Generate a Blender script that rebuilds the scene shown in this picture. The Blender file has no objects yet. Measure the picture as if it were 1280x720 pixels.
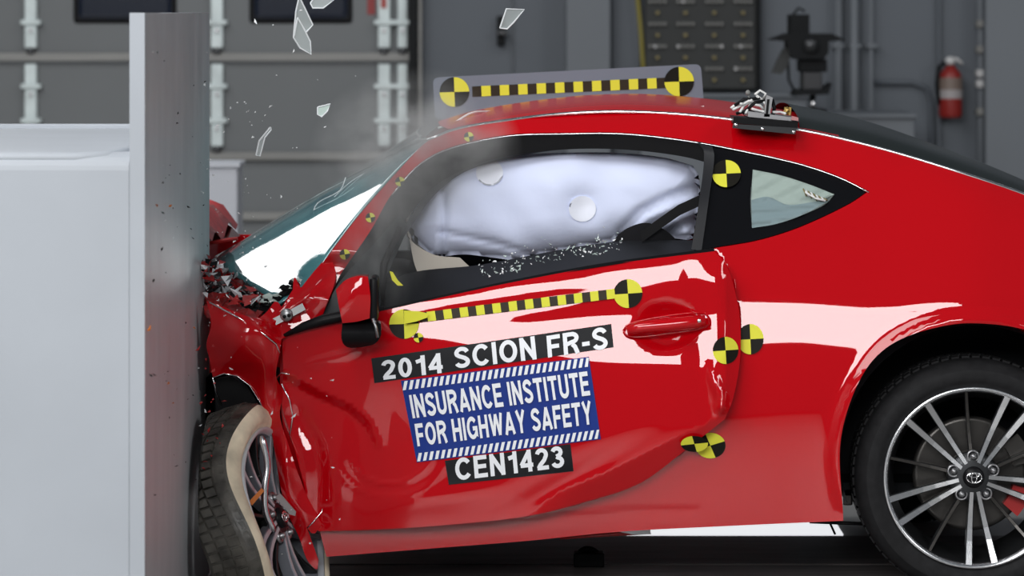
import bpy, bmesh, math, random
import numpy as np
from mathutils import Vector, Matrix
from mathutils.geometry import delaunay_2d_cdt
random.seed(7)
R = math.radians
C = bpy.context.scene.collection
# ------------------------------------------------------------------ camera
F = 4740.0            # focal length in pixels of the 1280 wide frame
HZ = 16.0             # pixel row of the horizon (eye level)
CZ = 1.54             # eye height
cam = bpy.data.cameras.new('camera'); camo = bpy.data.objects.new('camera', cam); C.objects.link(camo)
camo.location = (0, 0, CZ); camo.rotation_euler = (R(90), 0, 0)
cam.sensor_width = 36; cam.lens = 36*F/1280; cam.shift_y = -(360-HZ)/1280
cam.clip_end = 200
cam.dof.use_dof = True; cam.dof.focus_distance = 10.1; cam.dof.aperture_fstop = 4.0
bpy.context.scene.camera = camo
vs = bpy.context.scene.view_settings
vs.view_transform = 'Standard'; vs.look = 'None'; vs.gamma = 1; vs.use_curve_mapping = False
vs.exposure = -0.03
# ------------------------------------------------------------------ world and lamps
w = bpy.data.worlds.new('hall'); bpy.context.scene.world = w; w.use_nodes = True
w.node_tree.nodes['Background'].inputs[0].default_value = (0.80, 0.88, 1.0, 1)
w.node_tree.nodes['Background'].inputs[1].default_value = 0.11

def softbox(name, loc, target, sx, sy, rad, col=(1, 1, 1)):
    l = bpy.data.lights.new(name, 'AREA'); l.shape = 'RECTANGLE'; l.size = sx; l.size_y = sy
    l.energy = rad*sx*sy*math.pi; l.color = col
    o = bpy.data.objects.new(name, l); C.objects.link(o); o.location = loc
    d = Vector(target)-Vector(loc); o.rotation_euler = d.to_track_quat('-Z', 'Y').to_euler()
    return o
softbox('front_light_bank', (-2.3, -3.0, 5.3), (-.8, 10, 0.7), 7.0, 3.3, 13.5)
softbox('side_fill_lamp', (7.5, 4.0, 4.6), (0, 9.6, .8), 3.0, 2.2, 9.0)  # unseen fill added on the right to brighten front wheel and barrier face
softbox('overhead_light_bank', (-3.4, 6.4, 6.0), (-1.5, 10, 1.0), 5.0, 3.0, 6.0)
softbox('back_light_bank', (-7.15, 15.5, 5.85), (-7.15, 9.5, 3.4), 8.4, 5.6, 4.5)
softbox('back_wall_fill', (0, 13.2, 5.2), (0, 18, 1.0), 12, 1.0, 3.2)  # unseen strip lamp added to brighten the back wall

# ------------------------------------------------------------------ mapping helpers
def W(px, py, Y):
    return np.stack([(np.asarray(px, float)-640)/F*Y, np.asarray(Y, float)+0*np.asarray(px, float), CZ-(np.asarray(py, float)-HZ)/F*Y], -1)
def Wv(px, py, Y): return Vector(W(px, py, Y))

# ------------------------------------------------------------------ materials
def nt(name):
    m = bpy.data.materials.new(name); m.use_nodes = True
    return m, m.node_tree, m.node_tree.nodes['Principled BSDF']
def mat(name, col, rough=0.5, metal=0.0, coat=0.0, coat_r=0.03, spec=0.5, noise=None, bump=None, alpha=1.0, trans=0.0, ior=1.5, emis=None, aniso=0.0):
    m, t, b = nt(name)
    b.inputs['Base Color'].default_value = (*col, 1); b.inputs['Roughness'].default_value = rough
    b.inputs['Metallic'].default_value = metal; b.inputs['Coat Weight'].default_value = coat
    b.inputs['Coat Roughness'].default_value = coat_r; b.inputs['Specular IOR Level'].default_value = spec
    b.inputs['Alpha'].default_value = alpha; b.inputs['Transmission Weight'].default_value = trans
    b.inputs['IOR'].default_value = ior; b.inputs['Anisotropic'].default_value = aniso
    if emis: b.inputs['Emission Color'].default_value = (*emis[:3], 1); b.inputs['Emission Strength'].default_value = emis[3]
    if noise or bump:
        tc = t.nodes.new('ShaderNodeTexCoord')
        mp = t.nodes.new('ShaderNodeMapping'); t.links.new(tc.outputs['Object'], mp.inputs[0])
    if noise:   # (scale, amount, stretch vec)
        sc, am, st = noise
        mp.inputs['Scale'].default_value = st
        n = t.nodes.new('ShaderNodeTexNoise'); n.inputs['Scale'].default_value = sc; n.inputs['Detail'].default_value = 6
        t.links.new(mp.outputs[0], n.inputs[0])
        r = t.nodes.new('ShaderNodeMapRange'); r.inputs[1].default_value = 0.3; r.inputs[2].default_value = 0.7
        r.inputs[3].default_value = 1-am; r.inputs[4].default_value = 1+am
        t.links.new(n.outputs[0], r.inputs[0])
        h = t.nodes.new('ShaderNodeHueSaturation'); h.inputs['Color'].default_value = (*col, 1)
        t.links.new(r.outputs[0], h.inputs['Value']); t.links.new(h.outputs[0], b.inputs['Base Color'])
    if bump:    # (scale, strength, distance)
        n2 = t.nodes.new('ShaderNodeTexNoise'); n2.inputs['Scale'].default_value = bump[0]; n2.inputs['Detail'].default_value = 4
        t.links.new(mp.outputs[0], n2.inputs[0])
        bp = t.nodes.new('ShaderNodeBump'); bp.inputs['Strength'].default_value = bump[1]; bp.inputs['Distance'].default_value = bump[2]
        t.links.new(n2.outputs[0], bp.inputs['Height']); t.links.new(bp.outputs[0], b.inputs['Normal'])
    return m
M = {}
M['red'] = mat('red_paint', (0.49, 0.001, 0.005), 0.45, 0, 1.0, 0.025, spec=0.0)
M['reddusty'] = mat('red_paint_dusty_roof', (0.50, 0.004, 0.008), 0.5, 0, 0.9, 0.22, spec=0.0)
M['red'].node_tree.nodes['Principled BSDF'].inputs['Coat IOR'].default_value = 1.6
M['redbroken'] = mat('red_paint_torn', (0.42, 0.012, 0.012), 0.5, 0, 0.6, 0.1, noise=(30, 0.3, (1, 1, 1)))
M['black'] = mat('black_trim', (0.008, 0.008, 0.009), 0.35, spec=0.12)
M['gloss'] = mat('gloss_black_glass', (0.004, 0.004, 0.005), 0.06)
M['rubber'] = mat('tyre_rubber', (0.016, 0.016, 0.017), 0.6, spec=0.12, noise=(40, 0.2, (1, 1, 1)))
M['dusty'] = mat('dusty_tyre_rubber', (0.075, 0.07, 0.06), 0.4, noise=(18, 0.6, (1, 1, 1)), bump=(60, 0.4, 0.003))
M['tan'] = mat('tan_sidewall', (0.72, 0.62, 0.46), 0.6, noise=(14, 0.25, (1, 1, 1)))  # pale tan with slight random tone, for the front tyre sidewall
M['silver'] = mat('machined_alloy', (0.75, 0.76, 0.78), 0.25, 1.0)
M['gun'] = mat('dark_alloy', (0.05, 0.052, 0.055), 0.35, 0.8)
M['paleal'] = mat('scraped_alloy', (0.55, 0.57, 0.60), 0.45, 0.3)
M['greyal'] = mat('grey_alloy', (0.20, 0.21, 0.24), 0.5, 0.3)
M['chrome'] = mat('chrome', (0.85, 0.85, 0.86), 0.12, 1.0)
M['disc'] = mat('brake_iron', (0.07, 0.066, 0.062), 0.35, 0.8)
M['caliper'] = mat('red_caliper', (0.45, 0.02, 0.02), 0.4)
M['steel'] = mat('raw_steel', (0.35, 0.35, 0.36), 0.35, 0.9)
M['yellow'] = mat('target_yellow', (0.72, 0.70, 0.06), 0.4, spec=0.06)
M['tblack'] = mat('target_black', (0.012, 0.011, 0.008), 0.4, spec=0.06)
M['tbrown'] = mat('tape_black', (0.03, 0.022, 0.012), 0.4, spec=0.12)
M['plate'] = mat('black_vinyl', (0.008, 0.009, 0.011), 0.45, spec=0.15)
M['blue'] = mat('blue_vinyl', (0.008, 0.032, 0.22), 0.45, spec=0.15)
M['white'] = mat('white_vinyl', (0.80, 0.82, 0.85), 0.4)
M['bag'] = mat('airbag_cloth', (0.72, 0.78, 0.99), 0.85, bump=(9, 0.2, 0.02))
M['bagpatch'] = mat('airbag_patch_cloth', (0.86, 0.89, 0.99), 0.85)
M['beige'] = mat('beige_trim', (0.50, 0.46, 0.40), 0.7)
M['cloth'] = mat('black_seat_cloth', (0.012, 0.012, 0.014), 0.9, spec=0.12, bump=(120, 0.3, 0.002))
M['greycloth'] = mat('pale_green_curtain', (0.34, 0.42, 0.38), 0.8, bump=(8, 0.5, 0.02))
M['bluecloth'] = mat('blue_grey_curtain', (0.16, 0.24, 0.27), 0.8, bump=(8, 0.5, 0.02))
M['dark'] = mat('dark_interior', (0.012, 0.013, 0.015), 0.7, spec=0.12)
M['barrier'] = mat('barrier_paint', (0.42, 0.45, 0.49), 0.5, noise=(3, 0.04, (1, 1, 1)))
M['doorgrey'] = mat('door_grey', (0.135, 0.145, 0.150), 0.6, noise=(1.5, 0.05, (1, 1, 1)))
M['wallgrey'] = mat('wall_grey', (0.085, 0.098, 0.115), 0.6, noise=(0.7, 0.10, (1, 1, 1)))
M['wallgrey2'] = mat('wall_light_grey', (0.13, 0.145, 0.162), 0.6, noise=(1, 0.06, (1, 1, 1)))
M['rail'] = mat('door_rail_grey', (0.22, 0.22, 0.21), 0.5, noise=(2, 0.15, (1, 1, 8)))
M['hinge'] = mat('galvanised_pale', (0.60, 0.68, 0.68), 0.4, noise=(9, 0.15, (1, 1, 1)))
M['winglass'] = mat('door_window_glass', (0.006, 0.010, 0.022), 0.15)
M['board'] = mat('board_dark', (0.045, 0.047, 0.047), 0.6, spec=0.12)
M['yellowish'] = mat('ochre_cable', (0.20, 0.17, 0.03), 0.6)
M['dot'] = mat('connector_grey', (0.20, 0.20, 0.19), 0.5)
M['dotyellow'] = mat('connector_yellow', (0.22, 0.18, 0.07), 0.5)
M['dotwhite'] = mat('connector_white', (0.5, 0.5, 0.5), 0.5)
M['camblack'] = mat('stand_black', (0.006, 0.007, 0.008), 0.5, spec=0.12)
M['ext'] = mat('extinguisher_red', (0.22, 0.015, 0.012), 0.35)
M['extlabel'] = mat('extinguisher_label', (0.16, 0.12, 0.10), 0.5)
M['cable'] = mat('white_cable', (0.75, 0.75, 0.74), 0.5)
M['brass'] = mat('brass', (0.65, 0.45, 0.15), 0.3, 0.9)
M['whitebox'] = mat('pale_box', (0.42, 0.44, 0.48), 0.6)
M['floor'] = mat('pale_floor_epoxy', (0.30, 0.30, 0.29), 0.35, noise=(2, 0.06, (1, 1, 1)))
M['track'] = mat('dark_track_steel', (0.15, 0.135, 0.135), 0.45, spec=0.12, noise=(3, 0.35, (1, 6, 1)))
M['orange'] = mat('orange_plastic', (0.60, 0.16, 0.02), 0.5)
M['plexi'] = mat('smoked_plastic_board', (0.17, 0.20, 0.25), 0.3, alpha=0.85)
M['shardedge'] = mat('glass_edge_white', (0.75, 0.78, 0.80), 0.2)
M['shard'] = mat('glass_fragment', (0.55, 0.60, 0.60), 0.1, alpha=0.45)
M['chip'] = mat('glass_chip', (0.50, 0.60, 0.56), 0.15)
M['whitechip'] = mat('white_chip', (0.85, 0.87, 0.88), 0.3)

def metal_plate():
    m, t, b = nt('brushed_steel_face')
    b.inputs['Metallic'].default_value = 0.25; b.inputs['Roughness'].default_value = 0.30
    tc = t.nodes.new('ShaderNodeTexCoord'); mp = t.nodes.new('ShaderNodeMapping')
    mp.inputs['Scale'].default_value = (1, 2.2, 0.6); t.links.new(tc.outputs['Object'], mp.inputs[0])
    n = t.nodes.new('ShaderNodeTexNoise'); n.inputs['Scale'].default_value = 4; n.inputs['Detail'].default_value = 8
    t.links.new(mp.outputs[0], n.inputs[0])
    cr = t.nodes.new('ShaderNodeValToRGB'); cr.color_ramp.elements[0].position = 0.25; cr.color_ramp.elements[1].position = 0.8
    cr.color_ramp.elements[0].color = (0.50, 0.51, 0.53, 1); cr.color_ramp.elements[1].color = (0.62, 0.63, 0.65, 1)
    t.links.new(n.outputs[0], cr.inputs[0]); t.links.new(cr.outputs[0], b.inputs['Base Color'])
    n2 = t.nodes.new('ShaderNodeTexNoise'); n2.inputs['Scale'].default_value = 2.2
    t.links.new(mp.outputs[0], n2.inputs[0])
    r = t.nodes.new('ShaderNodeMapRange'); r.inputs[3].default_value = 0.25; r.inputs[4].default_value = 0.5
    t.links.new(n2.outputs[0], r.inputs[0]); t.links.new(r.outputs[0], b.inputs['Roughness'])
    return m
M['face'] = metal_plate()
def glass_teal():
    m, t, b = nt('teal_windscreen_glass')
    b.inputs['Base Color'].default_value = (0.05, 0.20, 0.21, 1); b.inputs['Roughness'].default_value = 0.04
    b.inputs['Coat Weight'].default_value = 1.0; b.inputs['Coat Roughness'].default_value = 0.03; b.inputs['Coat IOR'].default_value = 1.7
    b.inputs['Specular IOR Level'].default_value = 0.8
    b.inputs['Alpha'].default_value = 0.92
    tc = t.nodes.new('ShaderNodeTexCoord'); mp = t.nodes.new('ShaderNodeMapping'); mp.inputs['Scale'].default_value = (1, 1, 2)
    mp.inputs['Rotation'].default_value = (0, 0.7, 0)
    t.links.new(tc.outputs['Object'], mp.inputs[0])
    n = t.nodes.new('ShaderNodeTexNoise'); n.inputs['Scale'].default_value = 7; n.inputs['Detail'].default_value = 7
    t.links.new(mp.outputs[0], n.inputs[0])
    cr = t.nodes.new('ShaderNodeValToRGB'); cr.color_ramp.elements[0].position = 0.35; cr.color_ramp.elements[1].position = 0.7
    cr.color_ramp.elements[0].color = (0.03, 0.20, 0.23, 1); cr.color_ramp.elements[1].color = (0.12, 0.40, 0.42, 1)
    t.links.new(n.outputs[0], cr.inputs[0]); t.links.new(cr.outputs[0], b.inputs['Base Color'])
    bp = t.nodes.new('ShaderNodeBump'); bp.inputs['Strength'].default_value = 0.12; bp.inputs['Distance'].default_value = 0.01
    t.links.new(n.outputs[0], bp.inputs['Height']); t.links.new(bp.outputs[0], b.inputs['Normal'])
    return m
M['teal'] = glass_teal()

# ------------------------------------------------------------------ object helpers
def empty(name, label, cat, loc, group=None):
    o = bpy.data.objects.new(name, None); C.objects.link(o); o.location = loc; o.empty_display_size = 0.1
    o['label'] = label; o['category'] = cat
    if group: o['group'] = group
    return o
def wloc(o):
    v = Vector(o.location)
    while o.parent: o = o.parent; v += Vector(o.location)
    return v
def mk(name, verts, faces, mats, parent=None, smooth=False, normals=None, mids=None, loc=None, kind=None, label=None, cat=None, group=None):
    if not isinstance(mats, (list, tuple)): mats = [mats]
    off = wloc(parent) if parent else Vector((0, 0, 0))
    if loc is not None and parent is None: off = Vector(loc)
    verts = [tuple(Vector(v)-off) for v in verts]
    me = bpy.data.meshes.new(name); me.from_pydata(verts, [], [tuple(int(i) for i in f) for f in faces])
    for m in mats: me.materials.append(M[m] if isinstance(m, str) else m)
    if mids is not None: me.polygons.foreach_set('material_index', mids)
    if smooth: me.polygons.foreach_set('use_smooth', [True]*len(me.polygons))
    me.update()
    if normals is not None: me.normals_split_custom_set_from_vertices([tuple(n) for n in normals])
    o = bpy.data.objects.new(name, me); C.objects.link(o)
    if parent: o.parent = parent
    elif loc is not None: o.location = loc
    if kind: o['kind'] = kind
    if label: o['label'] = label
    if cat: o['category'] = cat
    if group: o['group'] = group
    return o
class Geo:
    def __init__(s): s.v = []; s.f = []; s.m = []
    def add(s, v, f, m=0):
        n = len(s.v); s.v += [tuple(x) for x in v]; s.f += [tuple(i+n for i in q) for q in f]; s.m += [m]*len(f); return s
    def box(s, a, b, m=0, bev=0.0):
        x0, y0, z0 = a; x1, y1, z1 = b
        if bev <= 0:
            v = [(x0,y0,z0),(x1,y0,z0),(x1,y1,z0),(x0,y1,z0),(x0,y0,z1),(x1,y0,z1),(x1,y1,z1),(x0,y1,z1)]
            return s.add(v, [(0,3,2,1),(4,5,6,7),(0,1,5,4),(1,2,6,5),(2,3,7,6),(3,0,4,7)], m)
        bm = bmesh.new(); bmesh.ops.create_cube(bm, size=1)
        for q in bm.verts: q.co = Vector(((x0+x1)/2+q.co.x*(x1-x0), (y0+y1)/2+q.co.y*(y1-y0), (z0+z1)/2+q.co.z*(z1-z0)))
        bmesh.ops.bevel(bm, geom=bm.edges[:], offset=bev, segments=3, profile=0.5, affect='EDGES')
        bm.verts.index_update()
        s.add([q.co.copy() for q in bm.verts], [[q.index for q in f.verts] for f in bm.faces], m); bm.free(); return s
    def tube(s, pts, r, n=8, m=0, caps=True):
        pts = [Vector(p) for p in pts]; rs = r if isinstance(r, (list, tuple)) else [r]*len(pts)
        v = []; f = []; up = None
        for i, p in enumerate(pts):
            t = (pts[min(i+1, len(pts)-1)]-pts[max(i-1, 0)]).normalized()
            if up is None: up = Vector((0, 0, 1)) if abs(t.z) < 0.9 else Vector((0, 1, 0))
            a = t.cross(up).normalized(); b = a.cross(t).normalized(); up = b
            for k in range(n):
                c = 2*math.pi*k/n; v.append(p+a*rs[i]*math.cos(c)+b*rs[i]*math.sin(c))
        for i in range(len(pts)-1):
            for k in range(n): f.append((i*n+k, i*n+(k+1) % n, (i+1)*n+(k+1) % n, (i+1)*n+k))
        if caps: f.append(tuple(range(n))[::-1]); f.append(tuple((len(pts)-1)*n+k for k in range(n)))
        return s.add(v, f, m)
    def lathe(s, prof, o, ax, n=48, m=0, closed=False):
        """prof: (radius, distance along axis)"""
        ax = Vector(ax).normalized(); o = Vector(o)
        a = ax.orthogonal().normalized(); b = ax.cross(a)
        v = []; f = []
        for (r, h) in prof:
            for k in range(n):
                c = 2*math.pi*k/n; v.append(o+ax*h+(a*math.cos(c)+b*math.sin(c))*r)
        L = len(prof)
        for i in range(L if closed else L-1):
            j = (i+1) % L
            for k in range(n): f.append((i*n+k, j*n+k, j*n+(k+1) % n, i*n+(k+1) % n))
        return s.add(v, f, m)
    def blob(s, c, r, m=0, n=1, jit=0.0):
        bm = bmesh.new(); bmesh.ops.create_icosphere(bm, subdivisions=n, radius=1)
        for q in bm.verts: q.co = Vector((c[0]+q.co.x*r[0]*(1+random.uniform(-jit, jit)), c[1]+q.co.y*r[1]*(1+random.uniform(-jit, jit)), c[2]+q.co.z*r[2]*(1+random.uniform(-jit, jit))))
        bm.verts.index_update()
        s.add([q.co.copy() for q in bm.verts], [[q.index for q in f.verts] for f in bm.faces], m); bm.free(); return s
    def out(s, name, mats, parent=None, smooth=False, **k):
        return mk(name, s.v, s.f, mats, parent, smooth, mids=s.m, **k)

def cr(pts, n):
    """Catmull-Rom resample of k-d points to n samples"""
    P = np.array(pts, float); L = len(P)
    if L == 2:
        t = np.linspace(0, 1, n)[:, None]; return P[0]*(1-t)+P[1]*t
    d = np.r_[0, np.cumsum(np.linalg.norm(np.diff(P[:, :2], axis=0), axis=1)+1e-6)]
    out = []
    for u in np.linspace(0, d[-1], n):
        i = min(max(np.searchsorted(d, u)-1, 0), L-2); t = (u-d[i])/(d[i+1]-d[i])
        p0 = P[max(i-1, 0)]; p1 = P[i]; p2 = P[i+1]; p3 = P[min(i+2, L-1)]
        if i == 0: p0 = 2*p1-p2
        if i+2 > L-1: p3 = 2*p2-p1
        h1 = (d[i+1]-d[i])
        m1 = (p2-p0)/((d[i+1]-d[i-1]) if i > 0 else 2*h1)*h1
        m2 = (p3-p1)/((d[i+2]-d[i]) if i+2 <= L-1 else 2*h1)*h1
        t2 = t*t; t3 = t2*t
        out.append((2*t3-3*t2+1)*p1+(t3-2*t2+t)*m1+(-2*t3+3*t2)*p2+(t3-t2)*m2)
    return np.array(out)
def loft(name, curves, mats, parent, nu=40, nv=12, jit=0.0, flip=False, thick=0.0, **k):
    """curves: lists of (px,py,Y); lofted across"""
    A = np.array([cr(c, nu) for c in curves])             # nc,nu,3
    B = np.array([cr(A[:, j], nv) if len(curves) > 2 else cr([A[0, j], A[-1, j]], nv) for j in range(nu)])  # nu,nv,3
    P = W(B[..., 0], B[..., 1], B[..., 2]); v = P.reshape(-1, 3)
    if jit: v = v+np.random.RandomState(3).uniform(-jit, jit, v.shape); v[:, 0] = np.maximum(v[:, 0], -.830)
    f = [(i*nv+j, (i+1)*nv+j, (i+1)*nv+j+1, i*nv+j+1) for i in range(nu-1) for j in range(nv-1)]
    if flip: f = [q[::-1] for q in f]
    o = mk(name, v, f, mats, parent, smooth=(jit == 0), **k)
    if thick:
        md = o.modifiers.new('thickness', 'SOLIDIFY'); md.thickness = thick; md.offset = 0
    return o
def inside(poly, x, y):
    c = False; n = len(poly)
    for i in range(n):
        x1, y1 = poly[i]; x2, y2 = poly[(i+1) % n]
        if (y1 > y) != (y2 > y) and x < (x2-x1)*(y-y1)/(y2-y1+1e-12)+x1: c = not c
    return c
def dens(poly, step):
    out = []
    for i, p in enumerate(poly):
        q = poly[(i+1) % len(poly)]; L = math.hypot(q[0]-p[0], q[1]-p[1]); n = max(1, int(round(L/step)))
        for k in range(n): out.append((p[0]+(q[0]-p[0])*k/n, p[1]+(q[1]-p[1])*k/n))
    return out
def smoothpoly(segs, step=6):
    """segs: list of lists, each smoothed on its own, joined (corners at joints)"""
    out = []
    for s in segs:
        L = sum(math.hypot(s[i+1][0]-s[i][0], s[i+1][1]-s[i][1]) for i in range(len(s)-1))
        q = cr(s, max(2, int(L/step))) if len(s) > 2 else np.array(dens([s[0], s[1]], step)[:max(1, int(round(L/step)))]+[s[1]])
        out += [tuple(x) for x in q[:-1]]
    return out
def panel(name, outline, fd, mats, parent, step=7, flange=0.02, mirror=None, pos=None, **k):
    """sheet over a pixel-space outline whose depth at (px,py) is fd; real curved sheet with folded-in edge"""
    ol = [(float(a), float(b)) for a, b in outline]
    xs = [p[0] for p in ol]; ys = [p[1] for p in ol]
    pts = list(ol); A = np.array(ol); B = np.roll(A, -1, 0)
    gx = np.arange(min(xs)+step/2, max(xs), step); gy = np.arange(min(ys)+step/2, max(ys), step)
    for x in gx:
        for y in gy:
            if inside(ol, x, y):
                ab = B-A; t = np.clip(((x-A[:, 0])*ab[:, 0]+(y-A[:, 1])*ab[:, 1])/(ab[:, 0]**2+ab[:, 1]**2+1e-9), 0, 1)
                if np.min(np.hypot(A[:, 0]+t*ab[:, 0]-x, A[:, 1]+t*ab[:, 1]-y)) > step*0.45: pts.append((x, y))
    n = len(ol)
    v2, _, tri, _, _, _ = delaunay_2d_cdt([Vector(p) for p in pts], [(i, (i+1) % n) for i in range(n)], [], 1, 1e-5)
    v2 = np.array([tuple(p) for p in v2])
    def PP(x, y):
        Y = fd(x, y)
        if mirror is not None: Yn = mirror-(Y-10); P = W(x, y, Y); P[..., 1] = Yn; return P
        return W(x, y, Y)
    P = PP(v2[:, 0], v2[:, 1]); e = 0.6
    nx = PP(v2[:, 0]+e, v2[:, 1])-PP(v2[:, 0]-e, v2[:, 1]); ny = PP(v2[:, 0], v2[:, 1]+e)-PP(v2[:, 0], v2[:, 1]-e)
    N = np.cross(nx, ny); N /= np.linalg.norm(N, axis=1)[:, None]+1e-12
    sg = 1 if mirror is None else -1
    N[N[:, 1]*sg > 0] *= -1
    faces = []
    for t in tri:
        a, b, c = [P[i] for i in t]; nn = np.cross(b-a, c-a)
        faces.append(tuple(t) if np.dot(nn, N[t[0]]) > 0 else tuple(t)[::-1])
    V = list(P); NN = list(N)
    if flange:
        b0 = len(V); oi = [int(np.argmin((v2[:, 0]-p[0])**2+(v2[:, 1]-p[1])**2)) for p in ol]
        dirv = np.array([0, flange*sg, 0]); cen = P.mean(0)
        for i, q in enumerate(oi):
            pr = P[oi[i-1]]; nx_ = P[oi[(i+1) % n]]; t = nx_-pr; out = np.cross(t, [0, 1, 0]); out /= np.linalg.norm(out)+1e-9
            mid = v2[q]; test = (mid[0]+out[0]*1.5, mid[1]-out[2]*1.5)
            if inside(ol, *test): out = -out
            V.append(P[q]); NN.append(out); V.append(P[q]+dirv-out*0.004); NN.append(out)
        for i in range(n):
            j = (i+1) % n; faces.append((b0+2*i, b0+2*j, b0+2*j+1, b0+2*i+1))
    return mk(name, V, faces, mats, parent, smooth=True, normals=NN, **k)

# ------------------------------------------------------------------ body side surface: tilt tables per column
def col(knots, anchor, sharp=False):
    """knots [(py,tilt deg)] -> table of inward offset over py, zero at anchor"""
    k = sorted(knots); y = np.arange(100, 760, 1.0)
    t = np.interp(y, [a for a, _ in k], [b for _, b in k])
    for _ in range(1 if sharp else 3):
        h_ = 3 if sharp else 6; t = np.convolve(np.pad(t, h_, mode='edge'), np.ones(2*h_+1)/(2*h_+1), 'valid')
    s = np.tan(np.radians(t))/474.0
    c = np.cumsum(s); d = c[int(anchor-100)]-c
    return d
YY = np.arange(100, 760, 1.0)
def surf(cols):
    xs = np.array([c[0] for c in cols], float); T = np.array([c[1] for c in cols])
    xf = np.arange(xs[0], xs[-1]+1, 4.0)
    G = np.array([np.array([np.interp(x, xs, T[:, j]) for x in xf]) for j in range(T.shape[1])]).T
    kn = 13
    Gp = np.pad(G, ((kn//2, kn//2), (0, 0)), mode='reflect', reflect_type='odd')
    G = np.array([Gp[i:i+kn].mean(0) for i in range(len(xf))])
    def f(px, py):
        px = np.asarray(px, float); py = np.asarray(py, float)
        u = np.clip((px-xf[0])/4.0, 0, len(xf)-1.001); v = np.clip(py-100, 0, len(YY)-1.001)
        i = u.astype(int); j = v.astype(int); a = u-i; b = v-j
        # cubic-free bilinear over the already smoothed table
        return (G[i, j]*(1-a)*(1-b)+G[i+1, j]*a*(1-b)+G[i, j+1]*(1-a)*b+G[i+1, j+1]*a*b)
    return f
def gauss(px, py, cx, cy, sx, sy, ang, amp):
    c, s = math.cos(R(ang)), math.sin(R(ang)); dx = px-cx; dy = py-cy
    u = (dx*c+dy*s)/sx; v = (-dx*s+dy*c)/sy
    return amp*np.exp(-(u*u+v*v)/2)
def sst(t): t = np.clip(t, 0, 1); return t*t*(3-2*t)
def sdist(px, py, line):
    """signed distance (px) to polyline (negative above), and distance"""
    best = np.full(np.shape(px), 1e9); sg = np.ones(np.shape(px))
    for (x1, y1), (x2, y2) in zip(line[:-1], line[1:]):
        dx, dy = x2-x1, y2-y1; L2 = dx*dx+dy*dy
        t = np.clip(((px-x1)*dx+(py-y1)*dy)/L2, 0, 1)
        d = np.hypot(px-x1-t*dx, py-y1-t*dy); cz = dx*(py-y1)-dy*(px-x1)
        m = d < best-1e-6; best = np.where(m, d, best); sg = np.where(m, np.sign(cz), sg)
    return best*sg
Q = surf([(300, col([(100, 34), (190, 30), (300, 20), (400, 6), (600, -3), (700, -9)], 480)+0.06),
          (650, col([(100, 55), (150, 45), (170, 24), (300, 19), (430, 9), (520, 3), (610, -2), (640, -6), (700, -12)], 480)+0.05),
          (900, col([(100, 55), (150, 45), (180, 24), (300, 19), (365, 16), (430, 9), (480, 4), (530, 2), (600, -4), (700, -10)], 480)+0.02),
          (1000, col([(100, 55), (160, 45), (185, 22), (310, 19), (365, 16.5), (420, 9.4), (470, 4), (520, 2), (600, -4), (700, -8)], 480)+0.01),
          (1100, col([(100, 55), (180, 45), (210, 22), (320, 19), (370, 16.5), (434, 9.4), (470, 4), (540, 1), (600, -3), (700, -6)], 480)-0.005),
          (1138, col([(100, 52), (195, 45), (230, 24), (320, 20), (383, 19.5), (385, 7), (430, 4), (470, 3), (540, 1), (600, -3), (700, -6)], 480, True)-0.010),
          (1170, col([(100, 52), (200, 45), (235, 24), (320, 20), (378, 19.5), (380, 7), (400, 4), (470, 3), (540, 1), (600, -3), (700, -6)], 480, True)-0.015),
          (1218, col([(100, 50), (220, 45), (260, 26), (320, 21), (375, 19.5), (377, 5), (420, 4), (540, 1), (600, -3), (700, -6)], 480, True)-0.025),
          (1350, col([(100, 50), (260, 45), (300, 26), (330, 20), (392, 19.5), (394, 5), (480, 4), (540, 1), (600, -3), (700, -6)], 480)+0.01),
          (1640, col([(100, 50), (260, 45), (330, 26), (380, 20), (400, 15), (440, 9), (480, 4), (540, 1), (600, -3), (700, -6)], 480)+0.16)])
def arch_r(px, py): return np.hypot(px-1219, py-572)
def fQ(px, py):
    d = Q(px, py)
    r = arch_r(px, py)                                    # flared wheel arch lip
    d = d-0.018*np.exp(-((r-172)/11.0)**2)*(py < 640)
    # sheet behind the door sits deeper; sill crease
    sd = sdist(px, py, [(880, 280), (905, 318), (922, 365), (926, 400), (925, 450), (914, 505), (860, 562), (800, 606), (730, 630), (660, 647), (380, 664)])
    d = d+0.035*sst((sd-3)/16.0)*(px < 930)*sst((py-314)/20.0)
    s = sdist(px, py, [(380, 668), (560, 662), (700, 648), (790, 640), (870, 640)])
    d = d+0.002*np.exp(-(s/7.0)**2)
    d = d+gauss(px, py, 1100, 290, 60, 10, -12, 0.0012)
    return 10.0+d
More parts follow.
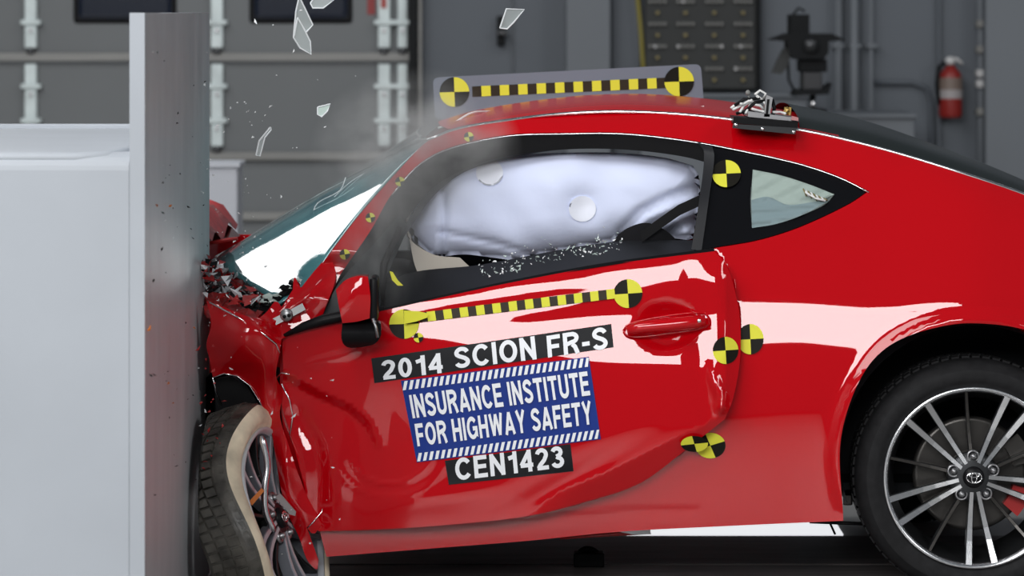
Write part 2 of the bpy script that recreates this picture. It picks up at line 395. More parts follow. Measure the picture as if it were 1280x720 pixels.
D = surf([(330, col([(300, 20), (400, 3), (480, -4), (560, 2), (640, -2), (700, -8)], 480)+0.05),
          (430, col([(300, 22), (370, 20), (400, 5), (440, 4), (500, -3), (560, 3), (620, -3), (700, -8)], 480)+0.02),
          (520, col([(300, 26), (372, 22), (378, 14), (392, 14), (399, 6), (410, 10), (420, 10), (428, 5), (440, 5), (480, 2), (560, 4), (600, -1), (640, -4), (700, -8)], 480)-0.01),
          (640, col([(300, 26), (350, 22), (356, 14), (374, 14), (384, 4), (402, 4), (410, 13), (434, 12), (444, 5), (455, 5), (500, 4), (560, 4), (620, 1), (640, -6), (700, -8)], 480)-0.02),
          (760, col([(300, 26), (328, 22), (334, 14), (356, 14), (366, 4), (390, 4), (400, 13), (450, 12), (460, 5), (500, 4), (545, 3), (620, -4), (700, -8)], 480)-0.03),
          (850, col([(300, 26), (312, 22), (318, 14), (342, 14), (352, 4), (388, 4), (398, 13), (452, 12), (462, 5), (500, 4), (540, 2), (620, -4), (700, -8)], 480)-0.04),
          (960, col([(300, 26), (312, 22), (318, 14), (342, 14), (352, 4), (388, 4), (398, 13), (452, 12), (462, 5), (500, 4), (540, 1), (620, -4), (700, -8)], 480)-0.035)])
CREASE = [(640, 655), (700, 612), (760, 588), (830, 552), (880, 530), (915, 505)]
def fD(px, py):
    d = D(px, py)
    s = sdist(px, py, CREASE)
    ramp = sst((px-640)/90.0)
    d = d+ramp*0.0010*np.maximum(s-2, 0)+ramp*0.0*s     # below crease the skin folds inward
    # rear edge lip: rolls round
    e = 921-0.00045*(py-425)**2
    d = d-0.010*np.exp(-((px-e+24)/12.0)**2)*0.5*sst((515-py)/40.)*sst((py-325)/30.)
    d = d+0.0011*np.maximum(px-(e-14), 0)*sst((520-py)/20.)
    d = d+gauss(px, py, 874, 440, 9, 60, -8, 0.004)
    cx_ = 886+17*sst((py-450)/55.)
    d = d-0.00040*np.clip(py-450, 0, 60)*np.exp(-((px-cx_)/7.0)**2)*sst((522-py)/14.)
    # crush folds in the front of the door
    s2 = sdist(px, py, [(352, 462), (400, 488), (440, 506), (465, 528), (476, 552)])
    d = d+0.021*sst((s2+2)/15.)*np.exp(-np.maximum(s2, 0)/80.)*sst((490-px)/50.)*(np.hypot(px-420, py-510) < 400)
    s3 = sdist(px, py, [(375, 520), (395, 560), (400, 600), (398, 650)])
    d = d+0.007*np.exp(-(s3/12.0)**2)
    d = d-gauss(px, py, 425, 575, 26, 52, 12, 0.008)
    d = d+gauss(px, py, 490, 570, 30, 38, 20, 0.007)
    d = d-gauss(px, py, 540, 625, 50, 12, -8, 0.006)
    rr = np.hypot((px-488)/1.0, (py-560)/0.85)
    d = d-0.0022*np.exp(-((rr-52)/4.5)**2)*sst((py-560)/30.)
    d = d-0.0015*np.exp(-((rr-72)/5.0)**2)*sst((py-560)/30.)
    s4 = sdist(px, py, [(385, 455), (430, 444), (445, 437)])
    d = d-0.003*np.exp(-(s4/6.0)**2)
    d = d+gauss(px, py, 610, 385, 110, 9, -9, 0.003)
    d = d+gauss(px, py, 700, 605, 55, 9, -28, 0.005)
    # handle bowl
    d = d+0.020*sst(1.35-np.hypot((px-833)/38.0, (py-408)/31.0)*1.1)*1.0
    return 10.0+d
def fF(px, py):   # front fender: bulges towards camera and crumples
    d = 0.05+0*px
    s = sdist(px, py, [(262, 376), (300, 398), (345, 430), (352, 445)])
    d = d-0.05*np.exp(-(np.maximum(s, 0)/40.0)**2)*np.exp(-(np.minimum(s, 0)/14.0)**2)
    d = d-gauss(px, py, 300, 425, 34, 28, 10, 0.05)
    d = d+0.0009*np.maximum(py-455, 0)*sst((360-px)/60.)
    d = d+gauss(px, py, 345, 470, 7, 30, 0, 0.03)-gauss(px, py, 362, 600, 16, 50, -20, 0.03)
    d = d+0.0018*np.maximum(375-py, 0)*sst((px-330)/30.)
    d = d+0.004*np.sin(px*0.09+py*0.05)+0.003*np.sin(px*0.05-py*0.11)
    s = sdist(px, py, [(345, 400), (372, 378), (420, 340)])
    d = d-0.008*np.exp(-(s/5.0)**2)
    return 10.0+d

# ================================================================== SETTING
def sbox(name, a, b, m, bev=0, parent=None, kind=None, **k):
    g = Geo(); g.box(a, b, 0, bev); return g.out(name, [m], parent, kind=kind, **k)
sbox('floor', (-14, -8, -0.3), (14, 22, -0.008), 'floor', kind='structure')
g = Geo(); g.box((-0.83, 9.95, -.0079), (6, 10.60, -.0045)); g.box((-0.83, 10.63, -.0079), (6, 11.2, -.0045)); tr = g.out('floor_track_plates', ['track'], kind='structure'); tr.name = 'trim_1'
glow_m = mat('floor_glow_panel', (.8, .8, .8), .3, emis=(.95, .97, 1, .85))  # emissive panel added to make the floor strip under the car bright
g = Geo(); g.box((.34, 11.22, -.0079), (.98, 12.4, -.002)); po = g.out('trim_20', [glow_m], kind='structure')
WY = 18.0
def B(px, py, Y=WY): return Wv(px, py, Y)
wb = sbox('wall_back', (B(522, 0).x, WY, 0), (9, WY+0.2, 4.5), 'wallgrey'); wb['kind'] = 'structure'
wl = sbox('wall_back_left', (-9, WY, 2.6), (B(522, 0).x, WY+0.2, 4.5), 'wallgrey'); wl['kind'] = 'structure'
def bgbox(name, x0, y0, x1, y1, dn, df, m, parent, bev=0.0, **k):
    """box seen at pixels x0..x1,y0..y1 whose front is dn in front of the wall and back df"""
    Y = WY-dn; a = Wv(x0, y1, Y); b = Wv(x1, y0, Y)
    return sbox(name, (a.x, Y, a.z), (b.x, WY-df, b.z), m, bev, parent, **k)
# roll-up door
door = bpy.data.objects.new('door_1', None); C.objects.link(door); door.location = (B(260, 0).x, WY, 0); door['kind'] = 'structure'
rows = [(-160, -58), (-53, 66), (78, 190), (201, 265), (276, 400), (406, 470)]
for (a, b) in rows: bgbox('door_panel', -420, a, 516, b, 0.06, 0.0, 'doorgrey', door)
for yy in (-56, 72, 196, 271, 403): bgbox('panel_rail', -420, yy-6, 516, yy+5, 0.10, 0.0, 'rail', door, 0.008)
for yy in (68, 192, 267):
    bgbox('joint_strip', -420, yy-3, 516, yy, 0.075, 0.0, 'doorgrey', door)  # narrow strip in the door grey along each panel joint
for (x0, x1) in ((-170, -45), (95, 217), (315, 437)):
    wf = bgbox('window_frame', x0-4, -36, x1+4, 30, 0.075, 0.0, 'black', door, 0.02)
    bgbox('window_pane', x0, -32, x1, 26, 0.085, 0.0, 'winglass', wf, 0.03)
for sx in (-200, 38, 271, 480, 503):
    wd = 7.5 if sx < 500 else 6
    for (a, b) in ((-50, 60), (80, 183), (203, 262)):
        st = bgbox('hinge_strip', sx-wd, a, sx+wd, b, 0.11, 0.0, 'hinge', door, 0.006)
        for yy in (a+28, b-32):
            if b-a > 70:
                bgbox('hinge_bracket', sx-wd-5, yy-3, sx+wd+5, yy+3, 0.125, 0.0, 'hinge', st, 0.004)
                bgbox('hinge_bolt', sx-2, yy+8, sx+2, yy+12, 0.13, 0.0, 'steel', st)
        bgbox('hinge_knuckle', sx-5, b, sx+5, b+8, 0.115, 0.0, 'gun', st, 0.01)
bgbox('red_mark', 459, -10, 469, 18, 0.064, 0.0, mat('faded_red_mark', (0.25, 0.03, 0.03), 0.6), door)
bgbox('red_tape', 476, -10, 483, 10, 0.116, 0.0, mat('red_tape', (0.35, 0.06, 0.05), 0.6), door)
jm = bgbox('trim_2', 511, -160, 521, 470, 0.16, 0.0, 'camblack', None); jm['kind'] = 'structure'
jm = bgbox('trim_3', 523, -160, 527, 470, 0.12, 0.0, 'rail', None); jm['kind'] = 'structure'
# wall columns and panels
for i, (x0, x1, dn, m) in enumerate([(640, 642, 0.02, 'wallgrey2'), (708, 763, 0.22, 'wallgrey2'), (765, 800, 0.03, 'wallgrey'),
                                     (1049, 1052, 0.1, 'wallgrey2'), (1172, 1176, 0.05, 'wallgrey'), (1232, 1300, 0.22, 'wallgrey2'), (1340, 1344, 0.02, 'wallgrey')]):
    o = bgbox('trim_%d' % (i+4), x0, -160, x1, 470, dn, 0.0, m, None, 0.004); o['kind'] = 'structure'
def thing_at(name, label, cat, px, py, Y, group=None):
    return empty(name, label, cat, Wv(px, py, Y), group)
t = thing_at('wall_bracket', 'small black bracket on the grey wall above the roof target board', 'bracket', 626, 57, WY)
bgbox('bracket_plate', 626-5, 20, 626+5, 57, 0.06, 0.0, 'camblack', t, 0.006); bgbox('bracket_arm', 628-6, 38, 628+6, 44, 0.12, 0.05, 'gun', t, 0.004)
# connector board
t = thing_at('connector_board', 'dark patch board with rows of small connectors on the back wall', 'board', 872, 112, WY)
bgbox('board_panel', 806, -70, 946, 112, 0.10, 0.0, 'board', t, 0.01)
bgbox('board_frame', 946, -70, 951, 112, 0.13, 0.0, 'camblack', t, 0.005)
g1 = Geo(); k = 0
rnd = random.Random(3)
for ry in range(-68, 112, 14):
    for cx in (822, 857, 893, 929):
        if (ry//14) % 2 == 0:
            for dx in (-9, -3, 3, 9):
                bgbox('connector', cx+dx-1.9, ry-2, cx+dx+1.9, ry+2, 0.125, 0.05, 'dot' if rnd.random() > 0.12 else 'dotwhite', t, 0.003)
        else:
            bgbox('connector', cx-2.2, ry-2, cx+2.2, ry+2, 0.125, 0.05, 'dotyellow', t, 0.003)
t = thing_at('hanging_cable', 'ochre cable hanging down the left edge of the connector board', 'cable', 802, 105, WY)
g = Geo(); g.tube([Wv(797, -60, WY-.1), Wv(797, 0, WY-.1), Wv(801, 40, WY-.1), Wv(803, 75, WY-.1), Wv(806, 108, WY-.1)], 0.011); g.out('cable_run', ['yellowish'], t, True)
# pipes
for i, (x, r, lab) in enumerate([(1047, .010, 'thin grey conduit pipe running up the wall just right of the black stand'), (1068, .022, 'thick grey pipe on the wall between two thin conduits'), (1089, .010, 'thin grey conduit pipe right of the thick wall pipe')]):
    t = thing_at('wall_pipe', lab, 'pipe', x, 400, WY-.06)
    g = Geo(); g.tube([Wv(x, 400, WY-.08), Wv(x, 200, WY-.08), Wv(x, -150, WY-.08)], r, 12); g.out('pipe_run', ['wallgrey2'], t, True)
    g = Geo(); g.box(tuple(Wv(x-6, 60, WY-.1)), tuple(Wv(x+6, 55, WY)), 0, 0.003); g.out('pipe_clamp', ['wallgrey2'], t)
t = thing_at('conduit_pipe', 'grey conduit with small junction boxes right of the fire extinguisher', 'pipe', 1226, 400, WY)
g = Geo(); g.tube([Wv(1226, 400, WY-.08), Wv(1226, 100, WY-.08), Wv(1225, -150, WY-.08)], .018, 10); g.out('pipe_run', ['wallgrey2'], t, True)
for yy in (30, 62, 92, 105, 140): bgbox('junction_box', 1221, yy-5, 1232, yy+5, 0.12, 0.03, 'dotwhite' if yy > 80 and yy < 120 else 'dot', t, 0.01)
t = thing_at('curved_conduit', 'faint curved conduit bending down the wall behind the grey cabinet', 'pipe', 1160, 250, WY)
g = Geo(); g.tube([Wv(1092, 103, WY-.03), Wv(1140, 103, WY-.03), Wv(1158, 110, WY-.03), Wv(1164, 130, WY-.03), Wv(1165, 260, WY-.03)], .012, 8); g.out('pipe_run', ['wallgrey'], t, True)
t = thing_at('grey_cabinet', 'low grey cabinet standing by the wall behind the car roof', 'cabinet', 1094, 400, WY-.6)
bgbox('body', 1045, 146, 1144, 500, 0.9, 0.3, 'wallgrey2', t, 0.01); bgbox('lid', 1043, 142, 1146, 148, 0.92, 0.28, 'wallgrey2', t, 0.006)
t = thing_at('grey_duct', 'wide grey duct box on the wall below the connector board', 'duct', 900, 160, WY)
bgbox('duct_body', 800, 118, 1010, 400, 0.14, 0.004, 'wallgrey2', t, 0.01); bgbox('duct_flange', 800, 117, 1012, 122, 0.17, 0.004, 'wallgrey2', t, 0.006)
# pale box behind barrier
t = thing_at('pale_box', 'pale grey upright box standing behind the barrier edge', 'box', 280, 480, 15)
a = Wv(255, 470, 15); b = Wv(297, 210, 15); sbox('body', (a.x, 15, 0), (b.x, 15.3, b.z), 'whitebox', 0.01, t)
sbox('lid', (a.x-.01, 14.99, b.z), (b.x+.01, 15.31, b.z+.02), 'whitebox', 0.005, t)
# camera stand
t = thing_at('camera_stand', 'black camera stand with wide wings in front of the back wall', 'camera stand', 1014, 500, 16.5)
def bx(nm, x0, y0, x1, y1, Y0, Y1, m, p, bev=0.004):
    a = Wv(x0, y1, Y0); b = Wv(x1, y0, Y0); return sbox(nm, (a.x, Y0, a.z), (b.x, Y1, b.z), m, bev, p)
def prism(nm, poly, Y0, Y1, m, p=None, **k):
    n = len(poly); v = [Wv(x, y, Y0) for x, y in poly]; v2 = [Vector((q.x, Y1, q.z)) for q in v]
    f = [tuple(range(n)), tuple(range(n, 2*n))[::-1]]+[(i, i+n, (i+1) % n+n, (i+1) % n) for i in range(n)]
    return mk(nm, v+v2, f, m, p, **k)
prism('wing_shade', [(962, 50), (984, 42), (1040, 42), (1058, 50), (1036, 52), (1036, 66), (1030, 74), (994, 74), (986, 66), (985, 52)], 16.35, 16.6, 'camblack', t)
bx('camera_body', 988, 18, 1012, 44, 16.4, 16.6, 'camblack', t); g = Geo(); g.lathe([(0, -.01), (.03, -.01), (.035, .02), (.0, .03)], Wv(1014, 57, 16.33), (0, 1, 0), 16); g.out('lens', ['gun'], t, True)
prism('side_plate', [(980, 60), (990, 62), (984, 85), (976, 93), (965, 91), (972, 74)], 16.4, 16.45, 'board', t)
bx('tilt_head', 1000, 74, 1034, 90, 16.4, 16.6, 'camblack', t); bx('pan_head', 1004, 90, 1028, 112, 16.4, 16.6, 'gun', t)
prism('clamp_wing', [(996, 112), (1030, 112), (1040, 104), (1036, 118), (992, 120)], 16.35, 16.6, 'camblack', t)
g = Geo(); g.tube([Wv(1016, 118, 16.5), Wv(1016, 142, 16.5)], .014, 10); g.out('steel_column', ['chrome'], t, True)
bx('base_clamp', 1000, 137, 1034, 152, 16.35, 16.6, 'camblack', t); g = Geo(); g.tube([Wv(1016, 152, 16.5), Vector((Wv(1016, 152, 16.5).x, 16.5, 0))], .03, 10); g.out('column', ['camblack'], t, True)
for dx in (-.4, 0, .4):
    g = Geo(); x = Wv(1016, 0, 16.5).x; g.tube([(x, 16.5, .7), (x+dx, 16.5-.3*(dx == 0)+.15, 0.01)], .015, 8); g.out('leg', ['camblack'], t, True)
g = Geo(); g.tube([Wv(990, 20, 16.5), Wv(998, 10, 16.5), Wv(1006, 14, 16.5)], .006, 6); g.tube([Wv(984, 50, 16.5), Wv(986, 100, 16.5), Wv(996, 120, 16.5)], .006, 6); g.out('cable', ['camblack'], t, True)
# fire extinguisher
ex = thing_at('fire_extinguisher', 'red fire extinguisher hanging on the grey back wall', 'extinguisher', 1188, 147, WY-.1)
def Z(py): return Wv(0, py, WY-.12).z
xe = Wv(1188, 0, WY-.12).x; ye = WY-.12
g = Geo(); g.lathe([(0, Z(147)), (.052, Z(147)), (.056, Z(143)), (.056, Z(100)), (.05, Z(92)), (.025, Z(84)), (.015, Z(80)), (0, Z(80))], (xe, ye, 0), (0, 0, 1), 24); g.out('cylinder', ['ext'], ex, True)
g = Geo(); g.lathe([(.0572, Z(115)), (.0572, Z(97))], (xe, ye, 0), (0, 0, 1), 24); g.out('label', ['extlabel'], ex, True)
g = Geo(); g.lathe([(.0574, Z(123)), (.0574, Z(112))], (xe, ye, 0), (0, 0, 1), 24); g.out('label_band', [mat('ext_grey_label', (.3, .28, .28), .5)], ex, True)
g = Geo(); g.blob((xe-.003, ye-.02, Z(76)), (.026, .02, .022), n=2); g.out('valve', ['dotwhite'], ex, True)
g = Geo(); g.tube([Wv(1188, 73, ye-.01), Wv(1196, 74, ye-.01), Wv(1203, 80, ye-.01)], .008, 8); g.out('handle', ['dotwhite'], ex, True)
g = Geo(); g.tube([Wv(1182, 78, ye-.02), Wv(1173, 84, ye-.02), Wv(1171, 105, ye-.02), Wv(1174, 130, ye-.02)], .010, 8); g.out('hose', ['camblack'], ex, True)
bgbox('wall_bracket', 1180, 105, 1196, 112, .07, 0, 'steel', ex)

# ================================================================== BARRIER
XB = -0.833; YN, YF = 8.6, 10.44; PT = 0.0345
ztop = CZ; zled = CZ-144/F*YF
bar = empty('crash_barrier', 'tall grey steel crash barrier the car has hit', 'barrier', (XB-1, 9.5, 0))
g = Geo()
n = 10; rc = .15; prof = [(XB-PT, YN), (XB, YN)]
prof = [(XB, YN), (XB, YF)]+[(XB-rc+rc*math.cos(R(a)), YF+rc*math.sin(R(a))) for a in range(9, 91, 9)]
inner = [(x-PT, y) if y <= YF else (XB-rc+(rc-PT)*((x-(XB-rc))/rc), YF+(rc-PT)*((y-YF)/rc)) for x, y in prof]
L = prof+inner[::-1]; nn = len(L)
v = [(x, y, 0) for x, y in L]+[(x, y, ztop) for x, y in L]
f = [tuple(range(nn)), tuple(range(nn, 2*nn))[::-1]]
mm = [1, 1]
for i in range(nn):
    j = (i+1) % nn; f.append((i, j, j+nn, i+nn)); mm.append(0 if i < len(prof)-1 else 1)
fp = mk('face_plate', v, f, ['face', 'barrier'], bar, mids=mm)
pr_ = [(YN+.002, 0)]+[(YN+.042-.04*math.cos(R(a)), zled-.04+.04*math.sin(R(a))) for a in range(0, 91, 15)]+[(YF, zled), (YF, 0)]
n_ = len(pr_); mk('barrier_body', [(-5.2, y, z) for y, z in pr_]+[(XB-PT-.001, y, z) for y, z in pr_], [tuple(range(n_))[::-1], tuple(range(n_, 2*n_))]+[(i, (i+1) % n_, (i+1) % n_+n_, i+n_) for i in range(n_)], 'barrier', bar)
g = Geo(); g.tube([(-5.2, YN+.02, zled-.012), (XB-.16, YN+.02, zled-.012), (XB-.09, YN+.03, zled-.008), (XB-.055, YN+.10, zled-.002), (XB-PT-.02, YN+.30, zled)], .012, 8); g.out('weld_bead', ['barrier'], bar, True)
bpy.context.view_layer.update()
g = Geo(); g.box((-5.2, YF-.03, zled-.005), (XB-PT-.002, YF, zled+.012), 0, .004); g.out('rear_lip', ['barrier'], bar)
g = Geo()
for yy in (9.0, 9.6, 10.2): g.add([(XB-PT-.001, yy, zled), (XB-PT-.30, yy, zled), (XB-PT-.001, yy, zled+.24)], [(0, 1, 2)]); 
# ================================================================== CAR
car = empty('red_coupe', 'red two-door coupe crushed against the grey barrier', 'car', (0.2, 10.85, 0))
YFAR = 11.72
rail_top = [(386, 352), (415, 313), (436, 285), (458, 258), (502, 209), (534, 177), (570, 163), (620, 154), (700, 144), (780, 141), (880, 147), (1000, 164), (1100, 187), (1200, 217), (1280, 244), (1380, 284), (1500, 330)]
win_top = [(402, 402), (423, 348), (438, 325), (464, 287), (490, 242), (520, 208), (548, 190), (585, 178), (640, 168), (700, 166), (780, 166), (860, 175), (920, 186), (1000, 204), (1050, 221), (1086, 239)]
win_bot = [(1086, 239), (1060, 256), (1000, 284), (950, 300), (900, 309), (760, 331), (640, 353), (540, 374), (470, 390), (402, 402)]
body = smoothpoly([rail_top, [(1500, 330), (1520, 420), (1510, 560), (1480, 640)], [(1480, 640), (1392, 640)],
                   [(1392, 640), (1390, 560), (1376, 500), (1345, 450), (1290, 415), (1215, 404), (1160, 412), (1115, 430), (1085, 458), (1062, 505), (1050, 560), (1054, 645)],
                   [(1054, 645), (1054, 651)], [(1054, 651), (900, 658), (770, 665), (660, 676), (560, 684), (408, 696)],
                   [(408, 696), (396, 650)], [(396, 650), (370, 600), (352, 520), (350, 430)], [(350, 430), (368, 384), (386, 352)]][:-1]+[[(350, 430), (368, 384), (386, 352)]], 7)
# notch: split the body into outline with hole -> bridge by cutting at pillar foot
def with_notch(outer, hole_top, hole_bot):
    # hole bridged by a hair-thin cut from pillar foot
    h = smoothpoly([hole_top, hole_bot], 7)
    k = min(range(len(outer)), key=lambda i: (outer[i][0]-350)**2+(outer[i][1]-430)**2)
    s = h.index(min(h, key=lambda p: (p[0]-402)**2+(p[1]-402)**2)); h = h[s:]+h[:s]
    p = outer[k]; h2 = h[::-1]
    return outer[:k]+[(p[0]-0.2, p[1]+0.8)]+[(h[0][0], h[0][1]+0.8)]+h2[:-1]+[h[0]]+[(p[0]+0.2, p[1]-.8)]+outer[k+1:]
bpoly = with_notch(body, win_top, win_bot)
panel('body_side', bpoly, fQ, ['red'], car, 7, 0.02)
panel('far_body_side', bpoly, fQ, ['red'], car, 16, 0.02, mirror=YFAR)
door_ol = smoothpoly([[(352, 424), (405, 404), (480, 388), (560, 370), (640, 353), (760, 331), (893, 314)], [(893, 314), (908, 332), (919, 365), (925, 400), (925, 450), (916, 500), (906, 524)],
                      [(906, 524), (860, 560), (800, 604), (730, 628), (660, 645), (560, 656), (470, 662), (398, 664)], [(398, 664), (386, 630), (376, 590), (362, 540), (352, 505), (354, 470), (352, 424)]], 6)
dr = panel('door_panel', door_ol, fD, ['red'], car, 5, 0.022)
fend = smoothpoly([[(258, 376), (275, 382), (300, 392)], [(300, 392), (322, 398), (335, 388)], [(335, 388), (345, 376), (352, 384)], [(352, 384), (366, 362)], [(366, 362), (368, 346), (376, 360)], [(376, 360), (396, 335), (412, 318)],
                   [(412, 318), (420, 345), (404, 392), (402, 404)], [(402, 404), (372, 416), (352, 424)], [(352, 424), (348, 450), (345, 470), (353, 490), (350, 520), (362, 560), (372, 590), (386, 625), (402, 655)],
                   [(402, 655), (392, 668), (384, 660)], [(384, 660), (398, 700)], [(398, 700), (396, 712), (384, 700), (374, 672), (362, 648)], [(362, 648), (352, 615), (345, 575), (338, 535), (325, 505), (312, 483), (296, 470), (280, 467), (266, 472)],
                   [(266, 472), (262, 450), (258, 430), (264, 405), (258, 376)]], 5)
fe = panel('front_fender', fend, fF, ['red'], car, 5, 0.015)
# bright rolled edges of torn sheet, and a chrome crease highlight
def edge(pts, fn, r=.0018, dd=-.002):
    g = Geo(); g.tube([Wv(x, y, float(fn(np.array(x), np.array(y)))+dd) for x, y in pts], r, 6); g.out('torn_edge_and_glint', ['chrome'], car, True)
edge([(266, 472), (280, 467), (296, 470), (312, 482), (325, 503), (336, 528)], fF)
edge([(266, 472), (270, 490), (277, 505)], fF)
edge([(262, 378), (300, 398), (330, 418), (345, 430), (350, 441)], fF, .0022)  # chrome tube standing in for the white highlight along the fender crease
edge([(384, 660), (392, 652), (402, 640), (406, 625)], fF)
edge([(352, 480), (362, 500), (366, 520), (362, 545)], fF, .002)
edge([(346, 472), (352, 466), (362, 468)], fF)
# roof
rt = [(x, y) for x, y in rail_top if 548 <= x <= 1000]
def roofrow(lat, zup, xsh):
    out = []
    for i, (x, y) in enumerate(rt+[(1050, 174)]):
        X = (x-640)/F*10.27+xsh*(1 if i < 2 else .3 if i < 3 else 0); z = CZ-(y-HZ)/F*10.27+zup*(.15, .45, .75, .95, 1, 1, 1, 1)[min(i, 7)]
        Y = 10.27+lat; out.append((640+X/Y*F, HZ+(CZ-z)/Y*F, Y))
    return out
loft('roof_panel', [roofrow(0, 0, 0), roofrow(.12, .022, -.03), roofrow(.32, .034, -.05), roofrow(.58, .042, -.06), roofrow(.84, .034, -.05), roofrow(1.04, .020, -.03), roofrow(1.18, 0, 0)], ['reddusty'], car, 60, 26)
loft('headliner', [[(a, b+14, c) for a, b, c in roofrow(0.01, -.03, 0)], [(a, b+12, c) for a, b, c in roofrow(1.15, -.03, 0)]], ['dark'], car, 30, 6)
# drip channel with white reflection
g = Geo(); g.tube([Wv(x, y-1.5, float(fQ(np.array(float(x)), np.array(float(y))))+.004) for x, y in cr([(p[0], p[1]) for p in rail_top[5:]], 70)], .0045, 8); g.out('roof_drip_moulding', ['chrome'], car, True)
g = Geo(); g.tube([Wv(x, y+1.5, float(fQ(np.array(float(x)), np.array(float(y))))-.003) for x, y in cr(win_top[4:], 60)], .0022, 6); g.out('window_moulding', ['chrome'], car, True)
# rear glass hatch
rg = [(1000, 164), (1100, 187), (1200, 217), (1280, 244), (1380, 284), (1480, 322)]
def rgrow(lat, up):
    out = []
    for i, (x, y) in enumerate(rg):
        Y0 = 10.30; X = (x-640)/F*Y0; z = CZ-(y-HZ)/F*Y0+up*(1-.12*i)*(.85 if i == 0 else 1); Y = Y0+lat; out.append((640+X/Y*F, HZ+(CZ-z)/Y*F, Y))
    return out
loft('rear_window', [rgrow(-.01, .002), rgrow(.10, .045), rgrow(.3, .065), rgrow(.56, .075), rgrow(.85, .065), rgrow(1.02, .045), rgrow(1.13, 0)], [mat('rear_glass_dark', (0.018, 0.024, 0.024), 0.22, spec=0.12)], car, 40, 24)
# rear end closing panel and floor pan
loft('boot_lid', [[(1480, 322, 10.3), (1540, 345, 10.35), (1560, 420, 10.4), (1540, 600, 10.4)], [(1460, 290, 11.6), (1500, 310, 11.6), (1510, 370, 11.6), (1500, 540, 11.6)]], ['red'], car, 16, 12)
g = Geo(); a = Wv(400, 672, 10.3); b = Wv(1500, 640, 10.3); g.box((-.55, 10.25, .235), (1.75, 11.5, .27)); g.out('floor_pan', ['dark'], car)
g = Geo(); g.box((-.50, 10.9, .17), (-.0, 11.05, .24)); g.box((.2, 10.9, .20), (.9, 11.0, .24)); g.out('exhaust_pipe', ['dark'], car)

# windscreen
near = [(350, 380, 10.10), (388, 351, 10.12), (415, 313, 10.15), (458, 257, 10.19), (502, 208, 10.23), (540, 173, 10.27)]
cent = [(268, 322, 10.78), (305, 300, 10.78), (345, 275, 10.79), (415, 232, 10.80), (475, 199, 10.81), (530, 169, 10.82)]
near = [W(*p) for p in near]; cent = [W(*p) for p in cent]; wc = []
for q in (0, .12, .25, .4, .6, .8, 1, 1.25, 1.5, 1.75, 2):
    row = []
    for a_, b_ in zip(near, cent):
        t_ = len(row)/5; ex = 1.45+0.85*t_
        k = 1-abs(1-q)**ex; Y = a_[1]+(b_[1]-a_[1])*q; X = a_[0]+(b_[0]-a_[0])*k+(-.05*(q-1) if q > 1 else 0); z = a_[2]+(b_[2]-a_[2])*k
        row.append((640+X/Y*F, HZ+(CZ-z)/Y*F, Y))
    wc.append(row)
loft('windscreen', wc, ['teal'], car, 40, 40, thick=.005)
g = Geo(); bl = cr([(326, 369, 10.29), (300, 352, 10.45), (268, 324, 10.74)], 20); g.tube([Wv(*p) for p in bl], .005, 6); g.out('windscreen_seal', ['black'], car, True)
g = Geo(); g.tube([Wv(*p) for p in cr([(432, 222, 10.5), (425, 238, 10.45), (396, 255, 10.5), (390, 275, 10.45)], 14)], .0016, 5); g.tube([Wv(*p) for p in cr([(470, 187+22, 10.55), (440, 226, 10.5), (418, 246, 10.44)], 10)], .001, 5); g.out('crack_line', ['shardedge'], car)
# cowl: dark crumpled parts
rs = np.random.RandomState(5)
loft('cowl_panel', [[(262, 330, 10.6), (290, 356, 10.45), (324, 374, 10.25), (376, 352, 10.08)], [(256, 345, 10.45), (282, 366, 10.3), (318, 384, 10.18), (378, 362, 10.1)], [(258, 372, 10.3), (290, 388, 10.2), (322, 392, 10.12), (372, 372, 10.09)]], ['black'], car, 24, 10, jit=.008)
g = Geo()
for k in range(26):
    x = 330+rs.rand()*42; y = 384-(x-325)*.62+rs.uniform(-7, 5); p = W(x, y, 10.12); g.blob(p, (.012*rs.uniform(.5, 1.6), .01, .006*rs.uniform(.5, 1.8)), int(rs.rand() < .3), 1, .3)
g.out('cowl_fragments', ['black', 'chip'], car, kind='stuff')
g = Geo()
for k in range(170):
    x = 250+rs.rand()**1.4*85; y = 325+(x-250)*.62+rs.uniform(-12, 42)*(1-(x-250)/120); Y = 10.12+rs.uniform(0, .3)
    p = W(x, y, Y); q = rs.uniform(-1, 1, (4, 3))*[.022, .02, .016]; g.add([np.maximum(p+a, [-.831, -9, -9]) for a in q], [(0, 1, 2), (0, 2, 3), (0, 3, 1), (1, 3, 2)], int(rs.choice([0, 0, 1, 2, 3])))
g.out('crumpled_metal', ['redbroken', 'black', 'steel', 'white'], car, kind='stuff')
